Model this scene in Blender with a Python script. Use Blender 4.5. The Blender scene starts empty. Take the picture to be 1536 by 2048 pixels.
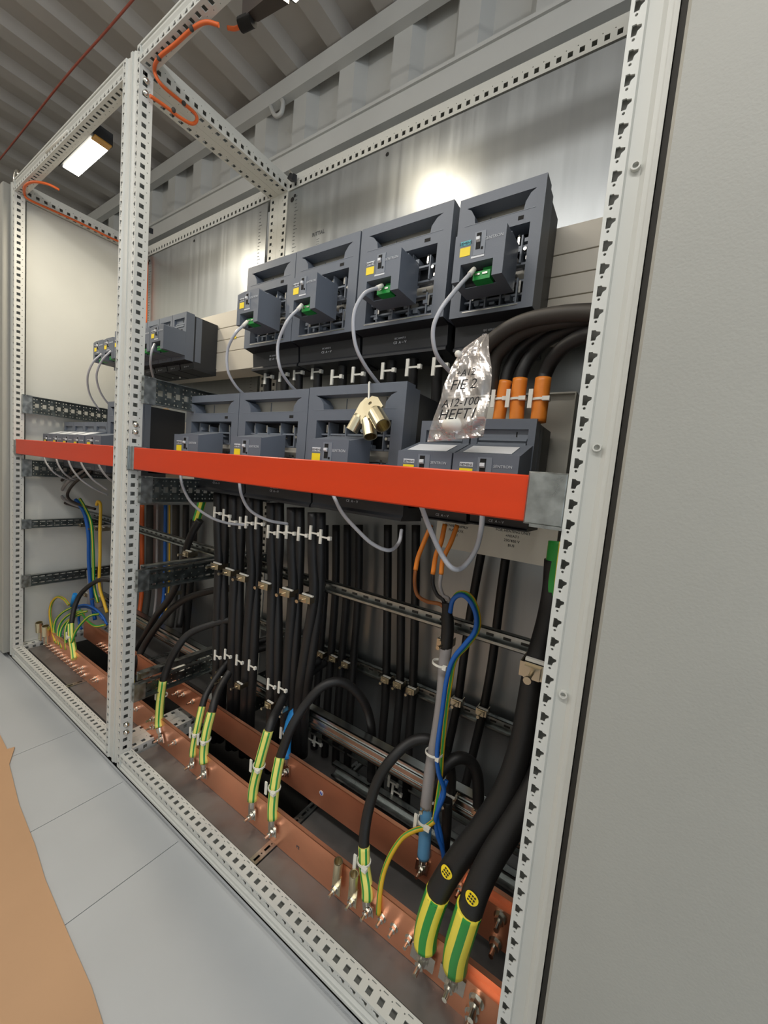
import bpy, math, random
from mathutils import Vector, Matrix
from mathutils.geometry import tessellate_polygon

random.seed(7)
SC = bpy.context.scene
COL = SC.collection

# ---------------------------------------------------------------- camera, world, lights, exposure
cam_data = bpy.data.cameras.new('camera')
cam = bpy.data.objects.new('camera', cam_data)
COL.objects.link(cam)
cam.location = (1.2607, -0.5253, 0.9525)
cam.rotation_euler = (1.4797, -0.0889, 0.5849)
cam_data.sensor_fit = 'VERTICAL'
cam_data.sensor_height = 36.0
cam_data.lens = 780.125 / 2048 * 36.0
cam_data.clip_start = 0.01
SC.camera = cam

world = bpy.data.worlds.new('world')
SC.world = world
world.use_nodes = True
world.node_tree.nodes['Background'].inputs[0].default_value = (0.75, 0.85, 1.0, 1)
world.node_tree.nodes['Background'].inputs[1].default_value = 0.6

SC.view_settings.view_transform = 'Standard'
SC.view_settings.look = 'None'
SC.view_settings.exposure = 0.12
SC.view_settings.gamma = 1.0
SC.view_settings.use_curve_mapping = False
SC.cycles.max_bounces = 8
SC.cycles.use_denoising = True

def area(name, loc, rot, sx, sy, power, color):
    d = bpy.data.lights.new(name, 'AREA'); d.shape = 'RECTANGLE'; d.size = sx; d.size_y = sy
    d.energy = power; d.color = color
    o = bpy.data.objects.new(name, d); COL.objects.link(o)
    o.location = loc; o.rotation_euler = rot
    return o
# LED battens on the aisle ceiling (behind the camera) light the row from the front
area('aisle_light', (0.85, -1.1, 2.36), (math.radians(14), 0, 0), 2.6, 0.16, 21, (1.0, 0.97, 0.93))
area('aisle_light', (-1.9, -1.1, 2.36), (math.radians(14), 0, 0), 1.3, 0.16, 10, (1.0, 0.93, 0.82))
area('aisle_uplight', (0.85, -1.1, 2.38), (math.radians(180), 0, 0), 2.6, 0.12, 13, (1.0, 0.97, 0.93))
area('aisle_uplight', (-1.9, -1.1, 2.38), (math.radians(180), 0, 0), 1.3, 0.12, 7, (1.0, 0.93, 0.82))
# daylight from the open container door to the right
area('door_daylight', (2.9, -0.7, 1.5), (0, math.radians(90), 0), 1.8, 1.2, 14, (0.85, 0.93, 1.0))

# ---------------------------------------------------------------- materials
def lin(c):
    c = c / 255.0
    return c / 12.92 if c <= 0.04045 else ((c + 0.055) / 1.055) ** 2.4
def rgb(r, g, b): return (lin(r), lin(g), lin(b), 1)
MATS = {}
def mat(name, col, rough=0.5, metal=0.0, noise=0.0, nscale=(30, 30, 30), bump=0.0, bscale=200, rvar=0.0, emit=None, spec=0.5):
    m = bpy.data.materials.new(name); m.use_nodes = True
    nt = m.node_tree; b = nt.nodes['Principled BSDF']
    b.inputs['Base Color'].default_value = col
    b.inputs['Roughness'].default_value = rough
    b.inputs['Metallic'].default_value = metal
    b.inputs['Specular IOR Level'].default_value = spec
    if emit:
        b.inputs['Emission Color'].default_value = (*emit[:3], 1); b.inputs['Emission Strength'].default_value = emit[3]
    if noise or rvar or bump:
        tc = nt.nodes.new('ShaderNodeTexCoord'); mp = nt.nodes.new('ShaderNodeMapping')
        mp.inputs['Scale'].default_value = nscale
        nt.links.new(tc.outputs['Object'], mp.inputs['Vector'])
        n = nt.nodes.new('ShaderNodeTexNoise'); n.inputs['Scale'].default_value = 1.0; n.inputs['Detail'].default_value = 5
        nt.links.new(mp.outputs[0], n.inputs['Vector'])
        if noise:
            mx = nt.nodes.new('ShaderNodeMix'); mx.data_type = 'RGBA'
            lo = tuple(c * (1 - noise) for c in col[:3]) + (1,); hi = tuple(min(1, c * (1 + noise)) for c in col[:3]) + (1,)
            mx.inputs[6].default_value = lo; mx.inputs[7].default_value = hi
            rp = nt.nodes.new('ShaderNodeMapRange'); rp.inputs[1].default_value = 0.3; rp.inputs[2].default_value = 0.7
            nt.links.new(n.outputs[0], rp.inputs[0]); nt.links.new(rp.outputs[0], mx.inputs[0])
            nt.links.new(mx.outputs[2], b.inputs['Base Color'])
        if rvar:
            rr = nt.nodes.new('ShaderNodeMapRange'); rr.inputs[1].default_value = 0.3; rr.inputs[2].default_value = 0.7
            rr.inputs[3].default_value = max(0.02, rough - rvar); rr.inputs[4].default_value = rough + rvar
            nt.links.new(n.outputs[0], rr.inputs[0]); nt.links.new(rr.outputs[0], b.inputs['Roughness'])
        if bump:
            n2 = nt.nodes.new('ShaderNodeTexNoise'); n2.inputs['Scale'].default_value = bscale; n2.inputs['Detail'].default_value = 3
            nt.links.new(tc.outputs['Object'], n2.inputs['Vector'])
            bp = nt.nodes.new('ShaderNodeBump'); bp.inputs['Strength'].default_value = bump; bp.inputs['Distance'].default_value = 0.002
            nt.links.new(n2.outputs[0], bp.inputs['Height']); nt.links.new(bp.outputs[0], b.inputs['Normal'])
    MATS[name] = m
    return m
paint = mat('frame_paint', rgb(205, 206, 200), 0.42, noise=0.02, nscale=(8, 8, 8))
doorp = mat('dimmed_textured_door_paint', rgb(160, 159, 151), 0.5, noise=0.03, nscale=(6, 6, 6), bump=0.15, bscale=350)  # door grey darkened for the weaker light at the right end
wallp = mat('container_wall_paint', rgb(205, 206, 203), 0.5, noise=0.05, nscale=(4, 4, 4))
ceilp = mat('container_ceiling_paint', rgb(176, 172, 166), 0.45, noise=0.08, nscale=(4, 4, 4))
plate = mat('zinc_plate', rgb(168, 172, 174), 0.36, 0.85, noise=0.06, nscale=(40, 40, 0.8), rvar=0.05)
galv = mat('galvanised_steel', rgb(170, 174, 172), 0.36, 1.0, noise=0.18, nscale=(60, 60, 60), rvar=0.1)
galvk = mat('dark_reflecting_galvanised_steel', rgb(108, 114, 112), 0.4, 1.0, noise=0.15, nscale=(50, 50, 50), rvar=0.1)  # galvanised steel darkened to stand for dark reflections on the rail webs
galvd = mat('gland_plate_steel', rgb(120, 118, 116), 0.5, 0.6, noise=0.12, nscale=(25, 25, 25), rvar=0.1)
beige = mat('beige_cover_plastic', rgb(214, 208, 194), 0.45)
anth = mat('anthracite_plastic', rgb(104, 111, 122), 0.42, bump=0.08, bscale=600)
anthl = mat('light_anthracite_plastic', rgb(124, 131, 141), 0.4)
anthd = mat('dark_plastic', rgb(38, 40, 44), 0.45)
brownd = mat('dark_brown_plastic', rgb(52, 44, 40), 0.5)
blackm = mat('black_cavity', rgb(12, 12, 12), 0.8)
rubber = mat('black_cable_jacket', rgb(30, 29, 29), 0.5, bump=0.05, bscale=300)
rubber2 = mat('worn_black_cable_jacket', rgb(52, 48, 44), 0.5)
copper = mat('copper', rgb(240, 168, 132), 0.36, 0.78, noise=0.1, nscale=(6, 6, 9), rvar=0.08)
copperd = mat('copper_highlight', rgb(240, 165, 125), 0.28, 1.0)  # brighter copper for the painted edge highlight
redp = mat('red_orange_plastic', rgb(208, 58, 10), 0.35, noise=0.04, nscale=(3, 3, 30))
zinc = mat('bright_zinc', rgb(215, 213, 205), 0.25, 1.0)
brassy = mat('tinned_copper', rgb(232, 222, 190), 0.3, 1.0)
nickel = mat('nickel', rgb(205, 192, 168), 0.28, 1.0)
white = mat('white_nylon', rgb(232, 230, 220), 0.4)
commg = mat('grey_clear_cable', rgb(186, 188, 194), 0.3)
ptfe = mat('grey_cable_jacket', rgb(150, 146, 146), 0.4)
yel = mat('yellow_sleeve', rgb(246, 230, 80), 0.4)
grn = mat('green_sleeve', rgb(46, 150, 62), 0.4)
ylg = mat('pale_yellow_sleeve', rgb(232, 226, 118), 0.4)
yelw = mat('yellow_wire', rgb(214, 172, 40), 0.4)
bluem = mat('bright_blue_sleeve', rgb(40, 148, 226), 0.4)
blues = mat('pale_blue_sleeve', rgb(98, 158, 204), 0.4)
bluew = mat('blue_wire', rgb(24, 92, 176), 0.4)
orange = mat('orange_sleeve', rgb(236, 138, 48), 0.4)
orangec = mat('orange_cord', rgb(214, 98, 40), 0.45)
brownw = mat('brown_wire', rgb(150, 88, 40), 0.45)
redc = mat('red_brown_cord', rgb(150, 70, 52), 0.5)
labely = mat('yellow_label', rgb(255, 226, 40), 0.45)
labelw = mat('white_label', rgb(225, 228, 232), 0.45)
labelt = mat('teal_label', rgb(90, 180, 190), 0.45)
labelb = mat('blue_label', rgb(40, 70, 190), 0.45)
green = mat('green_terminal', rgb(20, 150, 60), 0.4)
ink = mat('black_ink', rgb(25, 25, 28), 0.6)
inkg = mat('grey_ink', rgb(80, 84, 88), 0.6)
inkw = mat('white_print', rgb(200, 204, 210), 0.5)
floorm = mat('grey_floor', rgb(182, 185, 186), 0.5, noise=0.05, nscale=(3, 3, 3), rvar=0.1)
darkmat = mat('dark_matt_grey', rgb(60, 58, 54), 0.7)
card = mat('brown_cardboard', rgb(190, 152, 116), 0.75, noise=0.05, nscale=(3, 3, 3))
amber = mat('amber_end_strip', rgb(190, 140, 50), 0.4)
hotlamp = mat('lamp_panel', (1, 0.96, 0.85, 1), 0.4, emit=(1.0, 0.93, 0.78, 14))
dimlamp = mat('dim_lamp_panel', (1, 0.96, 0.85, 1), 0.4, emit=(1.0, 0.93, 0.78, 5))
shroudm = mat('shroud_steel', rgb(206, 203, 192), 0.42, 0.4, noise=0.05, nscale=(20, 20, 3))
zincd = mat('bright_rail_steel', rgb(196, 200, 198), 0.24, 1.0, noise=0.1, nscale=(8, 60, 60))
wood = mat('pale_wood', rgb(200, 165, 120), 0.6)

def film_mat():
    m = bpy.data.materials.new('clear_film'); m.use_nodes = True
    nt = m.node_tree; nt.nodes.clear()
    out = nt.nodes.new('ShaderNodeOutputMaterial'); mix = nt.nodes.new('ShaderNodeMixShader')
    tr = nt.nodes.new('ShaderNodeBsdfTransparent'); gl = nt.nodes.new('ShaderNodeBsdfPrincipled')
    gl.inputs['Base Color'].default_value = rgb(235, 228, 222); gl.inputs['Roughness'].default_value = 0.16
    gl.inputs['Metallic'].default_value = 0.75
    lw = nt.nodes.new('ShaderNodeLayerWeight'); lw.inputs[0].default_value = 0.5
    mr = nt.nodes.new('ShaderNodeMapRange'); mr.inputs[3].default_value = 0.28; mr.inputs[4].default_value = 0.95
    nt.links.new(lw.outputs['Facing'], mr.inputs[0]); nt.links.new(mr.outputs[0], mix.inputs[0])
    nt.links.new(tr.outputs[0], mix.inputs[1]); nt.links.new(gl.outputs[0], mix.inputs[2]); nt.links.new(mix.outputs[0], out.inputs[0])
    return m
film = film_mat()

# ---------------------------------------------------------------- geometry helpers
class MB:
    def __init__(s): s.v = []; s.f = []; s.m = []; s.sm = []
    def add(s, vs, fs, mi=0, smooth=False):
        k = len(s.v); s.v += [tuple(p) for p in vs]
        for f in fs: s.f.append(tuple(i + k for i in f)); s.m.append(mi); s.sm.append(smooth)
        return s
    def box(s, x0, x1, y0, y1, z0, z1, mi=0):
        return s.hexa([(x0, y0, z0), (x1, y0, z0), (x1, y1, z0), (x0, y1, z0), (x0, y0, z1), (x1, y0, z1), (x1, y1, z1), (x0, y1, z1)], mi)
    def hexa(s, p, mi=0):
        return s.add(p, [(0, 3, 2, 1), (4, 5, 6, 7), (0, 1, 5, 4), (1, 2, 6, 5), (2, 3, 7, 6), (3, 0, 4, 7)], mi)
    def cbox(s, x0, x1, y0, y1, z0, z1, c=0.002, mi=0):   # box with a chamfered front (toward -y)
        p = [(x0, y0 + c, z0), (x1, y0 + c, z0), (x1, y0 + c, z1), (x0, y0 + c, z1), (x0 + c, y0, z0 + c), (x1 - c, y0, z0 + c), (x1 - c, y0, z1 - c), (x0 + c, y0, z1 - c), (x0, y1, z0), (x1, y1, z0), (x1, y1, z1), (x0, y1, z1)]
        f = [(4, 5, 6, 7), (0, 1, 5, 4), (1, 2, 6, 5), (2, 3, 7, 6), (3, 0, 4, 7), (8, 9, 1, 0), (9, 10, 2, 1), (10, 11, 3, 2), (11, 8, 0, 3), (11, 10, 9, 8)]
        return s.add(p, f, mi)
    def prism(s, poly, axis_u, axis_v, axis_w, origin, w0, w1, holes=(), mi=0, caps=(True, True)):
        U, V, W, O = map(Vector, (axis_u, axis_v, axis_w, origin))
        loops = [list(poly)] + [list(h) for h in holes]
        flat = [p for l in loops for p in l]
        tris = tessellate_polygon([[Vector((p[0], p[1], 0)) for p in l] for l in loops])
        n = len(flat)
        vs = [O + U * p[0] + V * p[1] + W * w0 for p in flat] + [O + U * p[0] + V * p[1] + W * w1 for p in flat]
        fs = []
        if caps[0]: fs += [tuple(t) for t in tris]
        if caps[1]: fs += [tuple(i + n for i in reversed(t)) for t in tris]
        k = 0
        for l in loops:
            m = len(l)
            for i in range(m):
                a = k + i; b = k + (i + 1) % m
                fs.append((a, b, b + n, a + n))
            k += m
        return s.add(vs, fs, mi)
    def cyl(s, p0, p1, r0, r1=None, n=12, mi=0, caps=True, smooth=True):
        p0 = Vector(p0); p1 = Vector(p1); r1 = r0 if r1 is None else r1
        d = (p1 - p0).normalized(); a = d.orthogonal().normalized(); b = d.cross(a)
        vs = []
        for p, r in ((p0, r0), (p1, r1)):
            for i in range(n):
                t = 2 * math.pi * i / n; vs.append(p + a * (math.cos(t) * r) + b * (math.sin(t) * r))
        s.add(vs, [(i, (i + 1) % n, n + (i + 1) % n, n + i) for i in range(n)], mi, smooth)
        if caps: s.add(vs, [tuple(range(n))[::-1], tuple(range(n, 2 * n))], mi)
        return s
    def ring(s, p0, p1, ro, ri, n=16, mi=0):     # open tube with wall thickness
        p0 = Vector(p0); p1 = Vector(p1); d = (p1 - p0).normalized(); a = d.orthogonal().normalized(); b = d.cross(a)
        vs = []
        for p in (p0, p1):
            for r in (ro, ri):
                for i in range(n):
                    t = 2 * math.pi * i / n; vs.append(p + a * (math.cos(t) * r) + b * (math.sin(t) * r))
        for i in range(n):
            j = (i + 1) % n
            s.add([vs[i], vs[j], vs[2 * n + j], vs[2 * n + i]], [(0, 1, 2, 3)], mi, True)
            s.add([vs[n + i], vs[n + j], vs[3 * n + j], vs[3 * n + i]], [(3, 2, 1, 0)], mi, True)
            s.add([vs[i], vs[j], vs[n + j], vs[n + i]], [(0, 3, 2, 1)], mi)
            s.add([vs[2 * n + i], vs[2 * n + j], vs[3 * n + j], vs[3 * n + i]], [(0, 1, 2, 3)], mi)
        return s
    def tube(s, pts, r, n=10, mi=0, stripes=None, flat=1.0):
        pts = [Vector(p) for p in pts]; N = len(pts)
        rs = r if isinstance(r, (list, tuple)) else [r] * N
        tan = [(pts[min(i + 1, N - 1)] - pts[max(i - 1, 0)]).normalized() for i in range(N)]
        a = tan[0].orthogonal().normalized()
        vs = []
        for i in range(N):
            a = (a - tan[i] * a.dot(tan[i])).normalized(); b = tan[i].cross(a)
            for k in range(n):
                t = 2 * math.pi * k / n; vs.append(pts[i] + a * (math.cos(t) * rs[i]) + b * (math.sin(t) * rs[i] * flat))
        k0 = len(s.v); s.v += [tuple(v) for v in vs]
        for i in range(N - 1):
            for k in range(n):
                q = (k + 1) % n
                s.f.append((k0 + i * n + k, k0 + i * n + q, k0 + (i + 1) * n + q, k0 + (i + 1) * n + k))
                s.m.append(stripes[k % len(stripes)] if stripes else mi); s.sm.append(True)
        s.f.append(tuple(k0 + k for k in range(n))[::-1]); s.m.append(mi); s.sm.append(False)
        s.f.append(tuple(k0 + (N - 1) * n + k for k in range(n))); s.m.append(mi); s.sm.append(False)
        return s
    def ball(s, c, r, n=10, mi=0, sz=1.0):
        c = Vector(c); vs = []; m = n // 2
        for i in range(m + 1):
            ph = math.pi * i / m
            for k in range(n):
                t = 2 * math.pi * k / n
                vs.append(c + Vector((math.sin(ph) * math.cos(t) * r, math.sin(ph) * math.sin(t) * r, math.cos(ph) * r * sz)))
        return s.add(vs, [(i * n + k, (i + 1) * n + k, (i + 1) * n + (k + 1) % n, i * n + (k + 1) % n) for i in range(m) for k in range(n)], mi, True)
    def mesh(s, name, mats):
        me = bpy.data.meshes.new(name)
        me.from_pydata(s.v, [], s.f)
        for m in (mats if isinstance(mats, (list, tuple)) else [mats]): me.materials.append(m)
        me.polygons.foreach_set('material_index', s.m); me.polygons.foreach_set('use_smooth', s.sm)
        me.update(); return me
    def build(s, name, mats, parent=None, origin=None):
        if origin is None:
            if parent is not None: origin = worldloc(parent)
            else:
                xs = [v[0] for v in s.v]; ys = [v[1] for v in s.v]; zs = [v[2] for v in s.v]
                origin = ((min(xs) + max(xs)) / 2, (min(ys) + max(ys)) / 2, min(zs))
        ox, oy, oz = origin
        s.v = [(x - ox, y - oy, z - oz) for x, y, z in s.v]
        return put(name, s.mesh(name, mats), parent, origin)
WL = {}
def worldloc(o): return WL[o.name]
def put(name, data, parent, origin, rot=None):
    o = bpy.data.objects.new(name, data); COL.objects.link(o)
    WL[o.name] = Vector(origin)
    if parent is not None:
        o.parent = parent; o.location = Vector(origin) - worldloc(parent)
    else: o.location = origin
    if rot: o.rotation_euler = rot
    return o
def tag(o, label=None, cat=None, group=None, kind=None):
    if label: o['label'] = label
    if cat: o['category'] = cat
    if group: o['group'] = group
    if kind: o['kind'] = kind
    return o
def thing(name, label, cat, loc, group=None):
    o = put(name, None, None, loc); o.empty_display_size = 0.02
    return tag(o, label, cat, group)
def struct(name, mb, m, label=None):
    return tag(mb.build(name, m), label, None, None, 'structure')
def smooth(pts, n=8):
    P = [Vector(p) for p in pts]
    P = [P[0] * 2 - P[1]] + P + [P[-1] * 2 - P[-2]]
    out = []
    for i in range(1, len(P) - 2):
        for k in range(n):
            t = k / n; a, b, c, d = P[i - 1], P[i], P[i + 1], P[i + 2]
            out.append(0.5 * ((2 * b) + (c - a) * t + (2 * a - 5 * b + 4 * c - d) * t * t + (3 * b - a - 3 * c + d) * t ** 3))
    out.append(P[-2]); return out
def text(body, size, loc, rot, m, parent, name='lettering', ext=0.0002, align='CENTER', xs=1.0, shear=0):
    c = bpy.data.curves.new(name, 'FONT'); c.body = body; c.size = size; c.align_x = align; c.extrude = ext
    c.resolution_u = 2; c.materials.append(m)
    if shear: c.shear = shear
    tmp = bpy.data.objects.new(name, c); me = bpy.data.meshes.new_from_object(tmp); me.name = name
    if not me.materials: me.materials.append(m)
    bpy.data.objects.remove(tmp); bpy.data.curves.remove(c)
    o = put(name, me, parent, loc, rot); o.scale = (xs, 1, 1); o['kind'] = 'stuff'
    return o
FR = (math.pi / 2, 0, 0)      # facing -y
ORD = ['first', 'second', 'third', 'fourth', 'fifth', 'sixth', 'seventh', 'eighth', 'ninth', 'tenth', 'eleventh', 'twelfth', 'thirteenth', 'fourteenth', 'fifteenth']

def cellstrip(mb, O, L, U, N, length, width, pitch, holes, t=0.0018, u0=0.0):
    """perforated strip: cells of `pitch` along L, `width` along U, outward normal N, hole walls going inward"""
    O, L, U, N = map(Vector, (O, L, U, N))
    n = max(1, int(length / pitch)); p = length / n
    sc = p / pitch
    outer = [(0, 0), (p, 0), (p, width), (0, width)]
    hs = [[(q[0] * sc, q[1]) for q in h] for h in holes]
    loops = [outer] + hs
    flat = [q for l in loops for q in l]
    tris = [tuple(t_) for t_ in tessellate_polygon([[Vector((q[0], q[1], 0)) for q in l] for l in loops])]
    walls = []; k = 4; m0 = len(flat)
    for h in hs:
        m = len(h)
        for i in range(m): walls.append((k + i, k + (i + 1) % m, k + (i + 1) % m + m0, k + i + m0))
        k += m
    for c in range(n):
        B = O + L * (c * p) + U * u0
        vs = [B + L * q[0] + U * q[1] for q in flat]
        vs += [v - N * t for v in vs]
        mb.add(vs, tris + walls)
def circ(cx, cy, r, n=6): return [(cx + r * math.cos(2 * math.pi * i / n), cy + r * math.sin(2 * math.pi * i / n)) for i in range(n)]
def rect(x0, x1, y0, y1): return [(x0, y0), (x0, y1), (x1, y1), (x1, y0)]
# hole patterns (x along the member, y from the inner edge outward)
KEY = [(0.006, 0.004), (0.006, 0.009), (0.010, 0.010), (0.0125, 0.0135), (0.0155, 0.0135), (0.0165, 0.009), (0.018, 0.008), (0.018, 0.004)]
W = 0.047
def member(mb, O, L, U, V, length, front=True, side=True, d=0.034, slot=False):
    """frame profile. O inner front edge start, L along, U outward on the front face, V into the depth"""
    O, L, U, V = map(Vector, (O, L, U, V))
    N = -V
    if front: cellstrip(mb, O, L, U, N, length, 0.016, 0.025, [KEY, circ(0.0025, 0.007, 0.0017)])
    else: mb.add([O, O + L * length, O + L * length + U * 0.016, O + U * 0.016], [(0, 1, 2, 3)])
    if side: cellstrip(mb, O, L, V, -U, length, d, 0.025, [rect(0.007, 0.018, 0.008, 0.020), circ(0.0028, 0.026, 0.0014)] + ([rect(0.008, 0.018, 0.0285, 0.0302)] if slot else []))
    else: mb.add([O, O + L * length, O + L * length + V * d, O + V * d], [(0, 1, 2, 3)])
    sec = [(0.016, 0), (0.018, 0.004), (0.031, 0.007), (0.036, 0.003), (0.042, 0.003), (0.042, 0.0), (W, 0.0), (W, d), (0, d)]
    for i in range(len(sec) - 1):
        a, b = sec[i], sec[i + 1]
        p = O + U * a[0] + V * a[1]; q = O + U * b[0] + V * b[1]
        mb.add([p, q, q + L * length, p + L * length], [(0, 1, 2, 3)])
    full = [(0, 0), (0.016, 0)] + sec[1:]
    mb.prism(full, U, V, L, O, 0, 0.0005, caps=(True, True)); mb.prism(full, U, V, L, O, length - 0.0005, length, caps=(True, True))
def sqmember(mb, O, L, A, B, length, d=0.034):
    """back/depth profile, both inner faces punched with square holes"""
    O, L, A, B = map(Vector, (O, L, A, B))
    H = [rect(0.007, 0.018, 0.008, 0.020), circ(0.0028, 0.026, 0.0014)]
    cellstrip(mb, O, L, A, -B, length, d, 0.025, H)
    cellstrip(mb, O, L, B, -A, length, d, 0.025, H)
    P = lambda a, b, l: O + A * a + B * b + L * l
    mb.add([P(d, 0, 0), P(W, 0, 0), P(W, 0, length), P(d, 0, length)], [(0, 1, 2, 3)])
    mb.add([P(0, d, 0), P(0, W, 0), P(0, W, length), P(0, d, length)], [(0, 1, 2, 3)])
    mb.add([P(W, 0, 0), P(W, W, 0), P(W, W, length), P(W, 0, length)], [(0, 1, 2, 3)])
    mb.add([P(0, W, 0), P(W, W, 0), P(W, W, length), P(0, W, length)], [(0, 1, 2, 3)])
    for l in (0, length): mb.add([P(0, 0, l), P(W, 0, l), P(W, W, l), P(0, W, l)], [(0, 1, 2, 3)])

#@@STRUCTURE
# ---------------------------------------------------------------- the room: a shipping container
CZ = 2.63
def corrug(mb, axis, a0, a1, depth, pitch, base, other0, other1, place, th=0.004):
    """trapezoid corrugation; profile runs along `axis`"""
    prof = []; x = a0
    while x < a1:
        prof += [(x, 0), (x + pitch * 0.3, 0), (x + pitch * 0.42, depth), (x + pitch * 0.88, depth)]; x += pitch
    prof.append((x, 0))
    for i in range(len(prof) - 1):
        (p, h), (q, g) = prof[i], prof[i + 1]
        mb.add([place(p, h, other0), place(q, g, other0), place(q, g, other1), place(p, h, other1)], [(0, 1, 2, 3)])
m = MB(); corrug(m, 'x', -3.6, 2.6, 0.045, 0.26, 0, -0.35, CZ, lambda x, h, z: (x, 0.735 + h, z)); m.box(-3.6, 2.86, 0.785, 0.80, -0.35, CZ + 0.05)
struct('wall_back', m, wallp)
m = MB(); corrug(m, 'x', -3.6, 2.6, 0.04, 0.24, 0, -1.62, 0.8, lambda x, h, y: (x, y, CZ + h)); m.box(-3.6, 2.86, -1.62, 0.8, CZ + 0.045, CZ + 0.06)
struct('ceiling', m, ceilp)
m = MB(); corrug(m, 'x', -3.6, 2.6, -0.035, 0.26, 0, -0.02, CZ, lambda x, h, z: (x, -1.6 + h, z)); m.box(-3.6, 2.86, -1.66, -1.64, -0.02, CZ)
struct('wall_front', m, wallp)
m = MB(); m.box(-3.64, -3.6, -1.64, 0.8, -0.35, CZ); struct('wall_left', m, wallp)
m = MB(); m.box(-3.6, 2.86, 0.70, 0.735, CZ - 0.075, CZ - 0.004); struct('trim_1', m, wallp)
m = MB(); m.box(-3.6, 2.86, 0.672, 0.74, 2.205, 2.275); m.box(-3.6, 2.86, 0.664, 0.70, 2.275, 2.287)
struct('trim_2', m, wallp)
m = MB(); m.box(-3.6, 2.86, 0.70, 0.728, 2.288, 2.325); struct('trim_3', m, darkmat)  # dark strip above the lip of the wall rail

# floor: light grey boards with fine joints, a pit runs under the cabinets
m = MB(); m.box(-3.6, 2.86, -1.6, 0.004, -0.06, -0.012)
fl = struct('floor', m, floorm)
for i, (x0, x1, y0, y1) in enumerate([(-3.6, -0.252, -1.6, -0.012), (-0.25, 0.098, -1.6, -0.012), (0.10, 0.398, -1.6, -0.012), (0.40, 2.86, -1.6, -0.012)]):
    m = MB(); m.box(x0, x1, y0, y1, -0.012, -0.006); m.build('board', floorm, fl)
m = MB(); m.box(-3.6, 2.86, -0.012, 0.79, -0.36, -0.34); m.box(-3.6, 2.86, -0.004, 0.0, -0.35, -0.012)
struct('floor_2', m, darkmat)

# torn sheet of brown cardboard on the floor
edge = [(-1.029,-0.384,-0.004), (-0.395,-0.169,-0.004), (-0.294,-0.174,-0.004), (-0.29,-0.157,-0.004), (-0.212,-0.188,-0.004), (-0.017,-0.213,-0.004), (0.15,-0.225,-0.004), (0.266,-0.238,-0.004), (0.372,-0.244,-0.004), (0.464,-0.249,-0.004), (0.55,-0.253,-0.004), (0.602,-0.259,-0.004), (0.669,-0.267,-0.004), (0.845,-0.294,-0.004)]
m = MB(); pl = [(p[0], p[1]) for p in edge] + [(1.0, -1.3), (-1.6, -1.3)]
m.prism(pl, (1, 0, 0), (0, 1, 0), (0, 0, 1), (0, 0, 0), -0.0055, -0.001)
tag(m.build('cardboard_sheet', card), 'torn brown cardboard sheet lying on the grey floor', 'cardboard')

# ---------------------------------------------------------------- cabinet frames
XW = 1.2307; XB = -1.0275; H = 2.004; D = 0.553
def cabinet_frame(x0, x1, label, bay):
    t = thing('cabinet_frame', label, 'cabinet frame', (x0, 0, 0), 'open cabinet frames')
    X, Y, Z = Vector((1, 0, 0)), Vector((0, 1, 0)), Vector((0, 0, 1))
    g = 0.0008
    m = MB(); member(m, (x0 + W, 0, 0), Z, -X, Y, H); m.build('front_post', paint, t)
    m = MB(); member(m, (x1 - W, 0, 0), Z, X, Y, H); m.build('front_post', paint, t)
    m = MB(); member(m, (x0 + W, 0, H - W), X, Z, Y, x1 - x0 - 2 * W); m.build('front_rail', paint, t)
    m = MB(); member(m, (x0 + W, 0, W), X, -Z, Y, x1 - x0 - 2 * W, slot=True); m.build('front_rail', paint, t)
    m = MB(); sqmember(m, (x0 + W, D - W, 0), Z, -X, Y, H); m.build('back_post', paint, t)
    m = MB(); sqmember(m, (x1 - W, D - W, 0), Z, X, Y, H); m.build('back_post', paint, t)
    m = MB(); sqmember(m, (x0 + W, D - W, H - W), X, Z, Y, x1 - x0 - 2 * W); m.build('back_rail', paint, t)
    m = MB(); sqmember(m, (x0 + W, D - W, W), X, -Z, Y, x1 - x0 - 2 * W); m.build('back_rail', paint, t)
    for s, xs in ((-1, x0 + W), (1, x1 - W)):
        for zs, zd in ((H - W, 1), (W, -1)):
            m = MB(); sqmember(m, (xs, 0.034, zs), Y, X * s, Z * zd, D - W - 0.034); m.build('depth_rail', paint, t)
    return t
f1 = cabinet_frame(0.0, XW, 'white punched steel frame of the near open cabinet bay', 1)
f2 = cabinet_frame(XB, -0.0005, 'white punched steel frame of the far open cabinet bay', 2)
# round bolt heads on the left post of the near bay
for zz in (1.925, 1.895, 0.135, 0.11, 1.035, 1.015):
    m = MB(); m.ball((0.048, 0.016, zz), 0.008, 10); m.build('bolt_head', zinc, f1)
for p in ((1.212,0.005,1.321), (1.212,0.005,1.009), (1.21,0.005,0.7)):
    m = MB(); m.ring((XW - 0.021, 0.001, p[2]), (XW - 0.021, 0.007, p[2]), 0.005, 0.0032, 14); m.build('bush', paint, f1)

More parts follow.
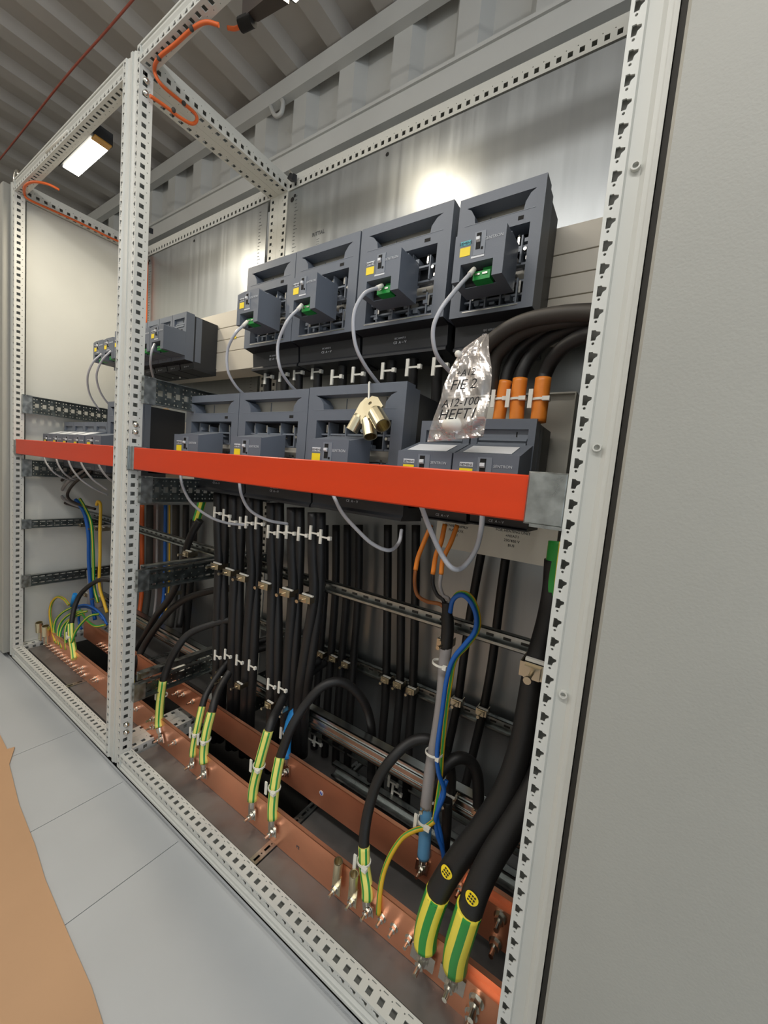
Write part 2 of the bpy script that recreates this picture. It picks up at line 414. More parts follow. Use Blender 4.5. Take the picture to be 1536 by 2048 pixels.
# closed neighbour cabinets
def closed_cabinet(x0, x1, label):
    t = thing('closed_cabinet', label, 'cabinet', (x0, 0, 0))
    m = MB(); m.box(x0, x1, 0.004, D, 0, H); m.build('body', darkmat, t)
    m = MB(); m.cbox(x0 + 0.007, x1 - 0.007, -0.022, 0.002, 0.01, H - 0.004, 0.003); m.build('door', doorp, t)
    return t
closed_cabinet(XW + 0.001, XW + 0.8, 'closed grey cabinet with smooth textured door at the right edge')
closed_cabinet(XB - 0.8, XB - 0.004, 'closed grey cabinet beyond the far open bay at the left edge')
t = thing('lifting_eye', 'zinc lifting eye bolted on top of the far closed cabinet', 'lifting eye', (XB - 0.04, 0.03, H))
m = MB(); m.cyl((XB - 0.04, 0.03, H), (XB - 0.04, 0.03, H + 0.02), 0.022, 0.016); m.build('foot', zinc, t)
m = MB(); m.tube([(XB - 0.04 + 0.028 * math.cos(a), 0.03, H + 0.045 + 0.028 * math.sin(a)) for a in [i * math.pi / 8 for i in range(17)]], 0.008, 8); m.build('ring', zinc, t)

# side panel of the far bay, mounting plates
m = MB(); m.box(XB + 0.002, XB + 0.012, W, D - W, W + 0.002, H - W - 0.002)
tag(m.build('side_panel', paint), 'plain light side panel closing the left of the far bay', 'panel')
def mounting_plate(x0, x1, label):
    t = thing('mounting_plate', label, 'panel', (x0, 0.5, 0.1), 'zinc mounting plates')
    m = MB(); m.box(x0, x1, 0.500, 0.5035, 0.06, H - W - 0.012); m.build('sheet', plate, t)
    m = MB()
    for xs in (x0 + 0.035, x1 - 0.045):
        z = 0.12
        i = 0
        while z < 1.93:
            l = 0.010 if i % 5 else 0.018
            m.box(xs, xs + l, 0.4994, 0.5, z, z + 0.0018); z += 0.0125; i += 1
    tag(m.build('printed_scale', inkg, t), kind='stuff')
    m = MB()
    m.cyl((x0 + 0.02, 0.4995, 1.915), (x0 + 0.02, 0.5, 1.915), 0.009); m.cyl((x0 + 0.032, 0.4995, 1.925), (x0 + 0.032, 0.5, 1.925), 0.006)
    m.cyl((x0 + 0.43, 0.4995, 1.925), (x0 + 0.43, 0.5, 1.925), 0.006)
    m.build('keyhole', blackm, t)
    return t
mp1 = mounting_plate(0.06, XW - 0.06, 'large brushed zinc mounting plate behind the near bay')
mp2 = mounting_plate(XB + 0.05, -0.055, 'brushed zinc mounting plate behind the far bay')
text('RITTAL', 0.018, (0.222,0.499,1.759), FR, inkg, mp1)
for k in range(3): text(['NR 8617', 'VX25 SE', 'TYPE 12'][k] if False else '......', 0.01, ((0.222,0.499,1.759)[0], 0.4993, (0.222,0.499,1.759)[2] - 0.014 - 0.008 * k), FR, inkg, mp1)
# gap-hiding dark joint between rail and plate
# red beams across the bays
def beam(x0, x1, label):
    t = thing('guard_beam', label, 'beam', (x0, 0.002, 0.91), 'red guard beams')
    m = MB(); m.prism([(0, 0), (0, 0.058), (-0.003, 0.061), (-0.030, 0.061), (-0.032, 0.059), (-0.032, 0.002), (-0.030, 0)], (0, 1, 0), (0, 0, 1), (1, 0, 0), (0, 0.034, 0.910), x0 + 0.012, x1)
    m.build('bar', redp, t)
    return t
b1 = beam(0.06, 1.150, 'long red plastic guard beam across the near bay')
m = MB(); m.cbox(1.136, 1.1835, -0.0005, 0.034, 0.908, 0.976, 0.002); m.box(1.145, 1.1835, -0.004, 0.0, 0.905, 0.909); m.build('end_bracket', galv, b1)
m = MB(); m.box(0.0475, 0.052, -0.004, 0.034, 0.906, 0.974); m.cbox(0.052, 0.075, -0.0005, 0.034, 0.908, 0.974, 0.002); m.build('end_bracket', galv, b1)
b2 = beam(XB + 0.05, -0.049, 'shorter red plastic guard beam across the far bay')
m = MB(); m.cbox(XB + 0.0475, XB + 0.07, -0.0005, 0.034, 0.906, 0.968, 0.002); m.build('end_bracket', galv, b2)

#@@CHASSIS
# ---------------------------------------------------------------- punched chassis rails running into the depth
def punched(name, x, y0, y1, z0, z1, label, rows=3, group=None, lip=True):
    t = thing(name, label, 'rail', (x, y0, z0), group)
    m = MB(); h = z1 - z0
    holes = []
    if rows == 3:
        holes = [rect(0.006, 0.019, h * 0.38, h * 0.62)] + [circ(0.0028, h * a, 0.0026) for a in (0.12, 0.31, 0.5, 0.69, 0.88)] + [circ(0.0125, h * a, 0.0024) for a in (0.12, 0.88)]
    else:
        holes = [rect(0.005, 0.019, h * 0.70, h * 0.80), rect(0.005, 0.019, h * 0.12, h * 0.22)] + [circ(0.0024, h * 0.17, 0.002), circ(0.0024, h * 0.45, 0.0022), circ(0.0024, h * 0.75, 0.002)]
    cellstrip(m, (x, y0, z0), (0, 1, 0), (0, 0, 1), (1, 0, 0), y1 - y0, h, 0.025, holes)
    cellstrip(m, (x - 0.0019, y0, z0), (0, 1, 0), (0, 0, 1), (-1, 0, 0), y1 - y0, h, 0.025, holes, t=-0.0001)
    m.build('web', galvk, t)
    if lip:
        m = MB(); m.box(x - 0.002, x + 0.014, y0, y1, z0 - 0.002, z0); m.box(x - 0.002, x + 0.014, y0, y1, z1, z1 + 0.002); m.build('flange', galv, t)
    m = MB(); m.box(x - 0.003, x + 0.012, y0 - 0.012, y0 + 0.02, z0 - 0.004, z1 + 0.004); m.build('end_plate', galv, t)
    return t
punched('punched_rail', 0.060, 0.036, 0.50, 1.100, 1.168, 'wide punched zinc rail above the red beam, left side of near bay')
punched('punched_rail', 0.060, 0.036, 0.50, 0.818, 0.888, 'wide punched zinc rail just below the red beam in the near bay')
punched('punched_rail', 0.060, 0.036, 0.50, 0.555, 0.612, 'punched zinc rail at mid height on the near bay left side', 2)
punched('punched_rail', 0.060, 0.036, 0.50, 0.215, 0.262, 'lowest punched zinc rail beside the rear copper bar', 2)
for z, nm in ((0.618, 'zinc angle rail above the mid height punched rail'), (0.272, 'deep zinc angle rail above the lowest punched rail')):
    m = MB(); hh = 0.028 if z < 0.5 else 0.012
    m.box(0.058, 0.062, 0.036, 0.47, z, z + hh); m.box(0.062, 0.078, 0.036, 0.47, z + hh - 0.002, z + hh); tag(m.build('angle_rail', galv), nm, 'rail')
xx = XB + 0.052
punched('punched_rail', xx, 0.036, 0.5, 1.088, 1.158, 'wide punched zinc rail on the far side panel above the red beam')
punched('punched_rail', xx, 0.036, 0.5, 0.818, 0.885, 'wide punched zinc rail on the far side panel under the red beam')
punched('punched_rail', xx, 0.036, 0.5, 0.588, 0.622, 'narrow punched zinc rail crossing the far side panel', 2)
punched('punched_rail', xx, 0.036, 0.5, 0.325, 0.372, 'lowest punched zinc rail crossing the far side panel', 2)
t = punched('punched_plate', 0.235, 0.30, 0.42, 0.10, 0.235, 'upright punched plate standing behind the rear copper bar', 3, lip=False)

def crail(x0, x1, y, z, label, w=0.03, d=0.015, th=0.0015, mt=None):
    """C-section rail along x, opening toward -y"""
    t = thing('mounting_rail', label, 'rail', (x0, y, z))
    m = MB()
    m.box(x0, x1, y + d - th, y + d, z, z + w)
    m.box(x0, x1, y, y + d, z, z + th); m.box(x0, x1, y, y + d, z + w - th, z + w)
    m.box(x0, x1, y, y + th, z, z + 0.007); m.box(x0, x1, y, y + th, z + w - 0.007, z + w)
    if mt:
        m.box(x0, x1, y - 0.004, y, z + w * 0.62, z + w * 0.70); m.box(x0, x1, y - 0.002, y, z + w * 0.40, z + w * 0.62); m.box(x0, x1, y - 0.005, y, z + w * 0.30, z + w * 0.38); m.box(x0, x1, y + 0.002, y + 0.004, z, z + w)
    m.build('channel', mt or galv, t)
    m = MB(); x = x0 + 0.03
    while x < x1 - 0.03:
        m.box(x, x + 0.016, y + d - th - 0.0006, y + d - th, z + w / 2 - 0.003, z + w / 2 + 0.003); x += 0.036
    tag(m.build('slot', darkmat, t), kind='stuff')
    return t
crail(-0.95, 1.185, 0.262, 0.628, 'upper cable rail crossing both bays below the switches')
crail(0.0, 1.185, 0.462, 0.322, 'rear cable rail low in front of the mounting plate', w=0.035)
crail(-0.95, 1.185, 0.280, 0.215, 'wide bright cable rail low behind the rear copper bar', w=0.05, d=0.03, mt=zincd)
crail(-0.30, 1.185, 0.40, 0.085, 'dark lowest rail at the back of the base', w=0.04, d=0.02)
crail(0.60, 1.185, 0.33, 0.060, 'slotted lowest rail near the base opening', w=0.04, d=0.02)

# gland plates in the base
def gland(x0, x1, y0, y1, z, label):
    m = MB(); m.box(x0, x1, y0, y1, z, z + 0.003); m.box(x0, x1, y0, y0 + 0.002, z - 0.012, z)
    tag(m.build('gland_plate', galvd), label, 'plate', 'gland plates in the cabinet base')
gland(0.075, 0.606, 0.040, 0.150, 0.036, 'long grey gland plate in front of the copper bars, left half of near bay')
gland(0.632, 1.18, 0.040, 0.150, 0.036, 'long grey gland plate in front of the copper bars, right half of near bay')
gland(0.632, 1.18, 0.152, 0.262, 0.034, 'grey gland plate between the two copper bars')
gland(0.632, 1.18, 0.30, 0.46, 0.030, 'grey gland plate below the lowest slotted rail')
gland(0.08, 0.606, 0.330, 0.46, 0.030, 'dark gland plate at the back of the open base hole')
gland(-0.48, -0.055, 0.045, 0.14, 0.036, 'dark gland plate in the far bay nearest the shared post')
gland(-0.95, -0.50, 0.045, 0.14, 0.036, 'dark gland plate in the far corner of the far bay')
gland(-0.95, -0.055, 0.36, 0.50, 0.036, 'dark gland plate along the back of the far bay')
for x, nm in ((0.609, 'slotted strip across the near bay base between gland plates'), (-0.497, 'narrow strip between the two far gland plates')):
    t = thing('divider_strip', nm, 'rail', (x, 0.04, 0.03))
    m = MB(); cellstrip(m, (x, 0.038, 0.042), (0, 1, 0), (1, 0, 0), (0, 0, -1), 0.46, 0.02, 0.03, [rect(0.004, 0.02, 0.007, 0.013), circ(0.0255, 0.01, 0.002)], t=-0.0018)
    m.box(x - 0.001, x, 0.038, 0.498, 0.026, 0.042); m.box(x + 0.02, x + 0.021, 0.038, 0.498, 0.026, 0.042); m.build('strip', galv, t)

# ---------------------------------------------------------------- beige busbar covers
def covers(x0, x1, zs, y, label):
    t = thing('busbar_cover', label, 'busbar cover', (x0, y, zs[0]), 'beige busbar covers')
    for a, b in zip(zs[:-1], zs[1:]):
        m = MB(); m.cbox(x0, x1, y, y + 0.09, a + 0.0008, b - 0.0008, 0.001); m.build('slat', beige, t)
    return t
cu = covers(-0.93, 1.142, [1.283, 1.353, 1.396, 1.439, 1.495], 0.362, 'beige slatted busbar cover behind the upper switches')
cl = covers(-0.555, 1.10, [0.862, 0.950, 1.030, 1.100], 0.362, 'beige slatted busbar cover behind the lower switches')
m = MB(); p = (-0.017,0.361,1.402)
m.prism([(-0.012, -0.009), (0.012, -0.009), (0, 0.012)], (1, 0, 0), (0, 0, 1), (0, 1, 0), p, -0.0006, 0.0); m.build('warning_label', labely, cu)
#@@DEVICES
# ---------------------------------------------------------------- fuse switches
def module(t, x0, x1, zt, zb, y0, y1, notch=True, brand=True, white_top=False):
    """monitoring module: protruding box with toggle, labels and green terminal"""
    w = x1 - x0; h = zt - zb
    mod = thing('tmp', None, None, (x0, y0, zb)); mod.name = 'monitoring_module'; WL[mod.name] = WL.get(mod.name, Vector((x0, y0, zb))); WL[mod.name] = Vector((x0, y0, zb))
    bpy.data.objects.remove(mod)
    m = MB()
    if notch:
        n0, n1, nh = 0.16 * w, 0.80 * w, 0.34 * h
        poly = [(0, h - 0.004), (0.30 * w, h), (w - 0.004, h), (w, h - 0.004), (w, 0), (n1, 0), (n1, nh), (n0, nh), (n0, 0), (0, 0)]
        m.prism(poly, (1, 0, 0), (0, 0, 1), (0, 1, 0), (x0, y0, zb), 0.0, 0.03)
        m.box(x0 + 0.0005, x1 - 0.0005, y0 + 0.03, y1, zb + 0.0, zt - 0.0005)
    else:
        m.prism([(0, 0), (h, 0), (h - 0.001, 0.003), (h + (0.024 if white_top else 0.016), y1 - y0), (0, y1 - y0)], (0, 0, 1), (0, 1, 0), (1, 0, 0), (x0, y0, zb), 0.0, w)
    mod = m.build('monitoring_module', anth, t)
    if white_top:
        dy = y1 - y0; zf = lambda y: zt - 0.001 + 0.025 * (y - 0.003) / (dy - 0.003) + 0.0006
        P = [(x0 + 0.012, y0 + 0.012, zf(0.012)), (x1 - 0.016, y0 + 0.012, zf(0.012)), (x1 - 0.016, y1 - 0.02, zf(dy - 0.02)), (x0 + 0.012, y1 - 0.02, zf(dy - 0.02))]
        m = MB(); m.hexa(P + [(p[0], p[1], p[2] + 0.0006) for p in P])
        m.build('paper_label', labelw, mod)
    e = 0.0006
    m = MB(); m.box(x0 + 0.40 * w, x0 + 0.62 * w, y0 - 0.0012, y0, zb + 0.46 * h if notch else zb + 0.3 * h, zt - 0.07 * h); m.build('switch_panel', anthl, mod)
    m = MB(); m.box(x0 + 0.44 * w, x0 + 0.53 * w, y0 - 0.0018, y0 - 0.0011, zb + 0.58 * h, zt - 0.10 * h); m.box(x0 + 0.545 * w, x0 + 0.585 * w, y0 - 0.0018, y0 - 0.0011, zb + 0.56 * h, zb + 0.61 * h); m.build('switch_recess', blackm, mod)
    m = MB(); zz = zt - 0.22 * h; m.hexa([(x0 + 0.45 * w, y0 - 0.001, zz - 0.006), (x0 + 0.52 * w, y0 - 0.001, zz - 0.006), (x0 + 0.52 * w, y0 - 0.001, zz + 0.003), (x0 + 0.45 * w, y0 - 0.001, zz + 0.003), (x0 + 0.45 * w, y0 - 0.006, zz - 0.003), (x0 + 0.52 * w, y0 - 0.006, zz - 0.003), (x0 + 0.52 * w, y0 - 0.006, zz + 0.002), (x0 + 0.45 * w, y0 - 0.006, zz + 0.002)])
    m.build('toggle', labelw, mod)
    m = MB(); m.box(x0 + 0.12 * w, x0 + 0.33 * w, y0 - e, y0, zt - 0.50 * h, zt - 0.32 * h); m.build('yellow_label', labely, mod)
    m = MB(); m.box(x0 + 0.12 * w, x0 + 0.33 * w, y0 - e, y0, zt - 0.28 * h, zt - 0.19 * h); m.build('name_label', labelt if x0 > 0.9 and notch else labelw, mod)
    text('SIEMENS', 0.075 * h, (x0 + 0.225 * w, y0 - e - 0.0003, zt - 0.265 * h), FR, ink, mod)
    text('SENTRON', 0.085 * h, (x0 + 0.78 * w, y0 - e, zt - 0.27 * h), FR, inkw, mod)
    if notch:
        m = MB(); m.box(x0 + 0.40 * w, x0 + 0.74 * w, y0 + 0.008, y0 + 0.03, zb + 0.01 * h, zb + 0.18 * h)
        m.box(x0 + 0.55 * w, x0 + 0.74 * w, y0 + 0.018, y0 + 0.03, zb + 0.18 * h, zb + 0.30 * h); m.build('green_terminal', green, mod)
        m = MB(); m.box(x0 + 0.16 * w, x0 + 0.80 * w, y0 + 0.0285, y0 + 0.0299, zb + 0.002, zb + 0.34 * h); m.build('socket_recess', blackm, mod)
        m = MB()
        for k in range(2):
            xq = x0 + (0.44 + 0.15 * k) * w; m.box(xq, xq + 0.10 * w, y0 + 0.0065, y0 + 0.008, zb + 0.10 * h, zb + 0.14 * h)
        tag(m.build('terminal_screw', zinc, mod), kind='stuff')
        m = MB(); m.box(x0 + 0.36 * w, x0 + 0.62 * w, y0 - e, y0, zb + 0.42 * h, zb + 0.46 * h); m.build('status_strip', labelw, mod)
    return mod
def fuse_switch(x0, x1, yf, zt, label, group, mod=None, modz=None, notch=True, small=False, hgt=0.232, yb=0.36, terminal=True):
    t = thing('fuse_switch', label, 'fuse switch', (x0, yf, zt - hgt), group)
    w = x1 - x0; g = 0.0012
    X0 = x0 + g; X1 = x1 - g; w = X1 - X0
    P = lambda a: a
    m = MB()
    if not small:
        s = min(1.0, w / 0.23)
        a, b = 0.022 * s, 0.050 * s
        win = [(a, hgt - 0.020), (a + 0.5 * (b - a), hgt - 0.026), (b - 0.002, hgt - 0.040), (b, hgt - 0.054), (w - b, hgt - 0.054), (w - b + 0.002, hgt - 0.040), (w - a - 0.5 * (b - a), hgt - 0.026), (w - a, hgt - 0.020)]
        op = [(0.030 * s, 0.012), (0.030 * s, hgt - 0.078), (w - 0.030 * s, hgt - 0.078), (w - 0.030 * s, 0.012)]
        m.prism([(0, 0), (w, 0), (w, hgt), (0, hgt)], (1, 0, 0), (0, 0, 1), (0, 1, 0), (X0, yf, zt - hgt), 0, 0.035, holes=[win, op])
        m.build('front_frame', anth, t)
        # grip recess with transparent fuse cover behind
        m = MB(); m.box(X0 + 0.012, X1 - 0.012, yf + 0.045, yf + 0.05, zt - 0.062, zt - 0.012); m.build('fuse_cover', beige, t)
        m = MB()
        for k in (0.3, 0.72): m.box(X0 + w * k, X0 + w * k + 0.001, yf + 0.043, yf + 0.0455, zt - 0.055, zt - 0.02)
        m.hexa([(X0 + 0.02 * s, yf - 0.0005, zt - 0.0545), (X1 - 0.02 * s, yf - 0.0005, zt - 0.0545), (X1 - b, yf + 0.035, zt - 0.054), (X0 + b, yf + 0.035, zt - 0.054), (X0 + 0.02 * s, yf - 0.0005, zt - 0.0535), (X1 - 0.02 * s, yf - 0.0005, zt - 0.0535), (X1 - b, yf + 0.035, zt - 0.0495), (X0 + b, yf + 0.035, zt - 0.0495)])
        m.build('grip_ledge', anthl, t)
        m = MB(); m.box(X1 - 0.062 * s, X1 - 0.048 * s, yf - 0.0004, yf + 0.004, zt - 0.070, zt - 0.063); m.build('seal_hole', blackm, t)
        # mechanism in the opening
        m = MB(); m.box(X0 + 0.010, X1 - 0.010, yf + 0.050, yf + 0.055, zt - hgt + 0.008, zt - 0.07); m.build('inner_tray', anthd, t)
        m = MB(); r = random.Random(int(x0 * 1000))
        xi0, xi1 = X0 + 0.030 * s, X1 - 0.030 * s
        zi0, zi1 = zt - hgt + 0.014, zt - 0.080
        for zz in (zi1 - 0.030, zi1 - 0.062, zi0 + 0.045, zi0 + 0.020):
            m.box(xi0, xi1, yf + 0.020, yf + 0.030, zz, zz + 0.004)
        for k in range(4):
            xq = xi0 + (xi1 - xi0) * (k + 0.5) / 4
            m.box(xq - 0.0015, xq + 0.0015, yf + 0.014, yf + 0.05, zi1 - 0.06, zi1 - (0.01 if k % 2 else 0.0)); m.box(xq - 0.0015, xq + 0.0015, yf + 0.014, yf + 0.05, zi0, zi0 + 0.05)
            for j in range(5):
                xa = xq + r.uniform(-0.02, 0.014) * s; za = r.choice((zi0 + 0.010, zi0 + 0.026, zi0 + 0.042, zi1 - 0.058, zi1 - 0.040, zi1 - 0.022)); m.box(xa, xa + r.uniform(0.005, 0.012), yf + 0.012 + 0.014 * r.random(), yf + 0.04, za, za + r.uniform(0.004, 0.011))
        tag(m.build('mechanism', anthl, t), kind='stuff')
        m = MB()
        for k in range(4):
            xq = xi0 + (xi1 - xi0) * (k + 0.5) / 4
            m.box(xq + 0.003, xq + 0.007, yf + 0.014, yf + 0.045, zi0 + 0.022, zi0 + 0.044); m.box(xq - 0.010, xq - 0.006, yf + 0.018, yf + 0.045, zi1 - 0.024, zi1 - 0.006)
            m.box(xq + 0.009, xq + 0.014, yf + 0.018, yf + 0.02, zi1 - 0.054, zi1 - 0.048); m.box(xq - 0.012, xq - 0.002, yf + 0.012, yf + 0.02, zi0 + 0.052, zi0 + 0.056)
            m.cyl((xq + 0.007, yf + 0.014, zi1 - 0.036), (xq + 0.007, yf + 0.030, zi1 - 0.036), 0.0035, n=8)
        tag(m.build('contact', zinc, t), kind='stuff')
        m = MB(); m.box(xi0 + 0.3 * (xi1 - xi0), xi1 - 0.002, yf + 0.044, yf + 0.05, zi0 + 0.052, zi0 + 0.078); m.build('fuse_body', beige, t)
    else:
        hh = hgt
        rec = [(0.012, hh - 0.05), (0.012, hh - 0.018), (w - 0.012, hh - 0.018), (w - 0.012, hh - 0.05)]
        m.prism([(0, 0), (w, 0), (w, hh), (0, hh)], (1, 0, 0), (0, 0, 1), (0, 1, 0), (X0, yf, zt - hh), 0, 0.03, holes=[rec])
        m.build('front_frame', anth, t)
        m = MB(); m.box(X0 + 0.004, X1 - 0.004, yf + 0.008, yf + 0.012, zt - 0.055, zt - 0.012); m.box(X0 + 0.014, X1 - 0.014, yf - 0.001, yf + 0.012, zt - 0.048, zt - 0.042); m.box(X0 + 0.014, X1 - 0.014, yf + 0.003, yf + 0.012, zt - 0.038, zt - 0.034); m.build('grip_ledge', anthl, t)
        m = MB(); m.box(X1 - 0.035, X1 - 0.022, yf - 0.0005, yf + 0.004, zt - 0.064, zt - 0.056); m.box(X1 - 0.034, X1 - 0.032, yf + 0.007, yf + 0.008, zt - 0.03, zt - 0.022); m.build('seal_hole', blackm, t)
    # base block behind the frame
    zb = zt - hgt
    m = MB(); m.box(X0 + 0.003, X1 - 0.002, yf + 0.056 if not small else yf + 0.03, yb, zb - (0.03 if terminal and not small else 0), zt - (0.012 if not small else 0.004)); 
    m.build('base_block', anthd, t)
    m = MB(); m.box(X1 - 0.0035, X1 - 0.0005, yf + 0.036, yf + 0.058, zb + 0.002, zt - 0.006); m.box(X0 + 0.0005, X0 + 0.0035, yf + 0.036, yf + 0.058, zb + 0.002, zt - 0.006); m.box(X0 + 0.003, X1 - 0.003, yf + 0.036, yf + 0.058, zt - 0.01, zt - 0.006); m.build('side_shell', anth, t)
    if terminal:
        m = MB(); q = 1.0 if not small else 0.42
        m.prism([(0.0, 0.0), (0.03, -0.006 * q), (0.034, -0.046 * q), (0.028, -0.052 * q), (0.028, -0.058 * q), (0.12, -0.062 * q), (0.12, 0.0)], (0, 1, 0), (0, 0, 1), (1, 0, 0), (0, yf + 0.002, zb), X0 + 0.002, X1 - 0.002)
        m.build('terminal_cover', anthd, t)
        m = MB(); m.box(X0 + 0.028, X1 - 0.028, yf - 0.001, yf + 0.006, zb + 0.0075, zb + 0.0095); m.build('lip_edge', zinc, t)
        text('FUSE-SWITCH', 0.006, (X0 + w * 0.45, yf + 0.0315, zb - 0.020), FR, inkw, t) if False else None
        o = text('CE  A ~ V', 0.0085 if not small else 0.007, (X0 + w * 0.48, yf + 0.0318, zb - (0.032 if not small else 0.015)), FR, inkw, t)
        if not small: text('IEC 60947-3', 0.006, (X0 + w * 0.48, yf + 0.0312, zb - 0.022), FR, inkw, t)
    if mod:
        module(t, mod[0], mod[1], modz[0], modz[1], yf - 0.075, yf + 0.001, notch=notch, white_top=(small and not notch))
    return t
G1 = 'fuse switches in the upper row, near bay'; G2 = 'fuse switches in the lower row, near bay'
fuse_switch(0.205, 0.409, 0.24, 1.530, 'upper row fuse switch at the far left, next to the beige cover', G1, (0.271, 0.360), (1.415, 1.330))
fuse_switch(0.409, 0.627, 0.24, 1.530, 'upper row fuse switch between the leftmost and the wide one', G1, (0.480, 0.567), (1.415, 1.332))
fuse_switch(0.629, 0.868, 0.24, 1.530, 'widest upper row fuse switch, third from the left', G1, (0.700, 0.797), (1.418, 1.334))
fuse_switch(0.880, 1.050, 0.24, 1.522, 'rightmost upper row fuse switch with a teal and yellow label', G1, (0.916, 1.011), (1.408, 1.322))
fuse_switch(0.031, 0.296, 0.17, 1.147, 'leftmost large fuse switch of the lower row above the red beam', G2, (0.106, 0.228), (1.021, 0.925), notch=False)
fuse_switch(0.296, 0.563, 0.17, 1.147, 'middle large fuse switch of the lower row above the red beam', G2, (0.376, 0.490), (1.019, 0.925), notch=False)
fuse_switch(0.563, 0.838, 0.17, 1.149, 'large lower fuse switch with the bunch of cable lugs hanging before it', G2, (0.646, 0.758), (1.019, 0.925), notch=False)
fuse_switch(0.878, 0.983, 0.17, 1.069, 'small fuse switch partly behind the plastic bag', G2, (0.877, 0.984), (1.003, 0.925), notch=False, small=True, hgt=0.172, yb=0.30)
fuse_switch(0.984, 1.100, 0.17, 1.072, 'small fuse switch beside the grey end bracket of the red beam', G2, (0.987, 1.097), (1.003, 0.925), notch=False, small=True, hgt=0.172, yb=0.30)
G3 = 'fuse switches in the far bay, upper row'; G4 = 'fuse switches in the far bay, lower row'
LB = ['farthest', 'second farthest', 'third farthest', 'third nearest', 'second nearest', 'nearest']
for i in range(6):
    xa = -0.660 + i * 0.0908
    fuse_switch(xa, xa + 0.0908, 0.24, 1.455, 'upper far bay fuse switch, %s from the camera in its row of six' % LB[i], G3, (xa + 0.001, xa + 0.0898), (1.388, 1.308), small=True, hgt=0.16, terminal=True)
for i in range(4):
    xa = -0.973 + i * 0.1105
    fuse_switch(xa, xa + 0.1105, 0.17, 1.069, 'small lower far bay fuse switch, %s of four counted from the left side panel' % ORD[i], G4, (xa + 0.001, xa + 0.1095), (1.006, 0.925), notch=False, small=True, hgt=0.20, yb=0.34)
fuse_switch(-0.530, -0.310, 0.17, 1.147, 'large lower far bay fuse switch hidden behind the shared white posts', G4, (-0.52, -0.385), (1.008, 0.925), notch=False)

# wooden wedge / strip on the lower beige cover
m = MB(); a = (-0.443,0.33,1.154); b = (-0.35,0.33,1.098)
m.box(a[0], b[0], 0.33, 0.36, 1.1005, 1.108); m.hexa([(a[0], 0.335, 1.150), (a[0] + 0.03, 0.335, 1.152), (a[0] + 0.03, 0.345, 1.152), (a[0], 0.345, 1.150), (a[0] + 0.06, 0.335, 1.108), (a[0] + 0.10, 0.335, 1.108), (a[0] + 0.10, 0.345, 1.108), (a[0] + 0.06, 0.345, 1.108)])
tag(m.build('wooden_wedge', wood), 'slanted pale wooden wedge standing on the lower beige cover', 'wedge')

# grey shroud plate behind the small switches, with printed notices
t = thing('terminal_shroud', 'light grey metal shroud behind the two small lower switches', 'shroud', (0.86, 0.31, 0.83))
m = MB(); m.box(0.868, 1.132, 0.312, 0.315, 0.80, 1.145); m.box(0.868, 1.132, 0.30, 0.312, 1.142, 1.145); m.box(1.132, 1.134, 0.300, 0.46, 0.80, 1.145); m.build('plate', shroudm, t)
a = (1.044,0.311,0.854)
for k, s in enumerate(['POWER SUPPLY FOR', 'FOR HEATING UNIT', 'TEST', '230/400 V', 'BUS']):
    text(s if k != 2 else '+HEAT1', 0.008, (a[0], 0.3115, a[2] + 0.014 - 0.010 * k), FR, ink, t)
a = (0.917,0.311,0.843)
for k, s in enumerate(['POWER SUPPLY', 'FUSE BOX', '-A1']):
    text(s, 0.008, (a[0], 0.3115, a[2] + 0.008 - 0.010 * k), FR, ink, t)

#@@BUSBARS
# ---------------------------------------------------------------- copper busbars
def busbar(x0, x1, y, z0, z1, label, th=0.010):
    t = thing('copper_busbar', label, 'busbar', (x0, y, z0))
    m = MB(); m.box(x0, x1, y, y + th, z0, z1); m.build('bar', copper, t)
    m = MB(); c = 0.0012
    m.box(x0, x1, y - 0.0001, y + c, z1 - c, z1 + 0.0001); m.build('edge_highlight', copperd, t)  # thin brighter strip painted in as the highlight along the top edge
    return t
bar1 = busbar(-0.955, 1.178, 0.100, 0.040, 0.127, 'front copper earth busbar low along both bays')
bar2 = busbar(-0.80, 1.178, 0.200, 0.094, 0.178, 'rear copper neutral busbar behind the earth bar')
# bolt prototype pointing toward -y
mb = MB(); mb.cyl((0, 0, 0), (0, -0.003, 0), 0.009, n=14); BW = mb.mesh('washer', zinc)
mb = MB(); mb.cyl((0, -0.003, 0), (0, -0.010, 0), 0.0066, n=6, smooth=False); BN = mb.mesh('nut', zinc)
mb = MB(); mb.cyl((0, -0.010, 0), (0, -0.022, 0), 0.0034, n=8); BS = mb.mesh('stud', zinc)
def bolt(parent, x, y, z, s=1.0):
    b = put('bolt', BW, parent, (x, y, z)); b.scale = (s, s, s)
    for nm, d in (('nut', BN), ('stud', BS)):
        o = bpy.data.objects.new(nm, d); COL.objects.link(o); o.parent = b
for p in [(0.037,0.09,0.108), (0.039,0.09,0.082), (0.173,0.09,0.093), (0.965,0.09,0.083), (0.999,0.09,0.086), (0.937,0.09,0.083), (-0.069,0.09,0.098)]:
    bolt(bar1, p[0], 0.100, min(max(p[2], 0.05), 0.115), 1.0)
p = (1.136,0.09,0.093); bolt(bar1, p[0], 0.088, p[2], 1.5); p = (1.13,0.09,0.061); bolt(bar1, p[0], 0.088, p[2], 1.3)
m = MB(); m.box(1.085, 1.178, 0.088, 0.1, 0.03, 0.112); m.build('joint_plate', copper, bar1)
for p in [(-0.184,0.19,0.135), (-0.035,0.19,0.165), (-0.001,0.19,0.138), (0.037,0.19,0.147), (0.092,0.19,0.144), (1.054,0.19,0.137)]:
    bolt(bar2, p[0], 0.200, min(max(p[2], 0.105), 0.168), 1.0)
for p in [(1.139,0.19,0.152), (1.136,0.19,0.096)]: bolt(bar2, p[0], 0.188, p[2], 1.4)
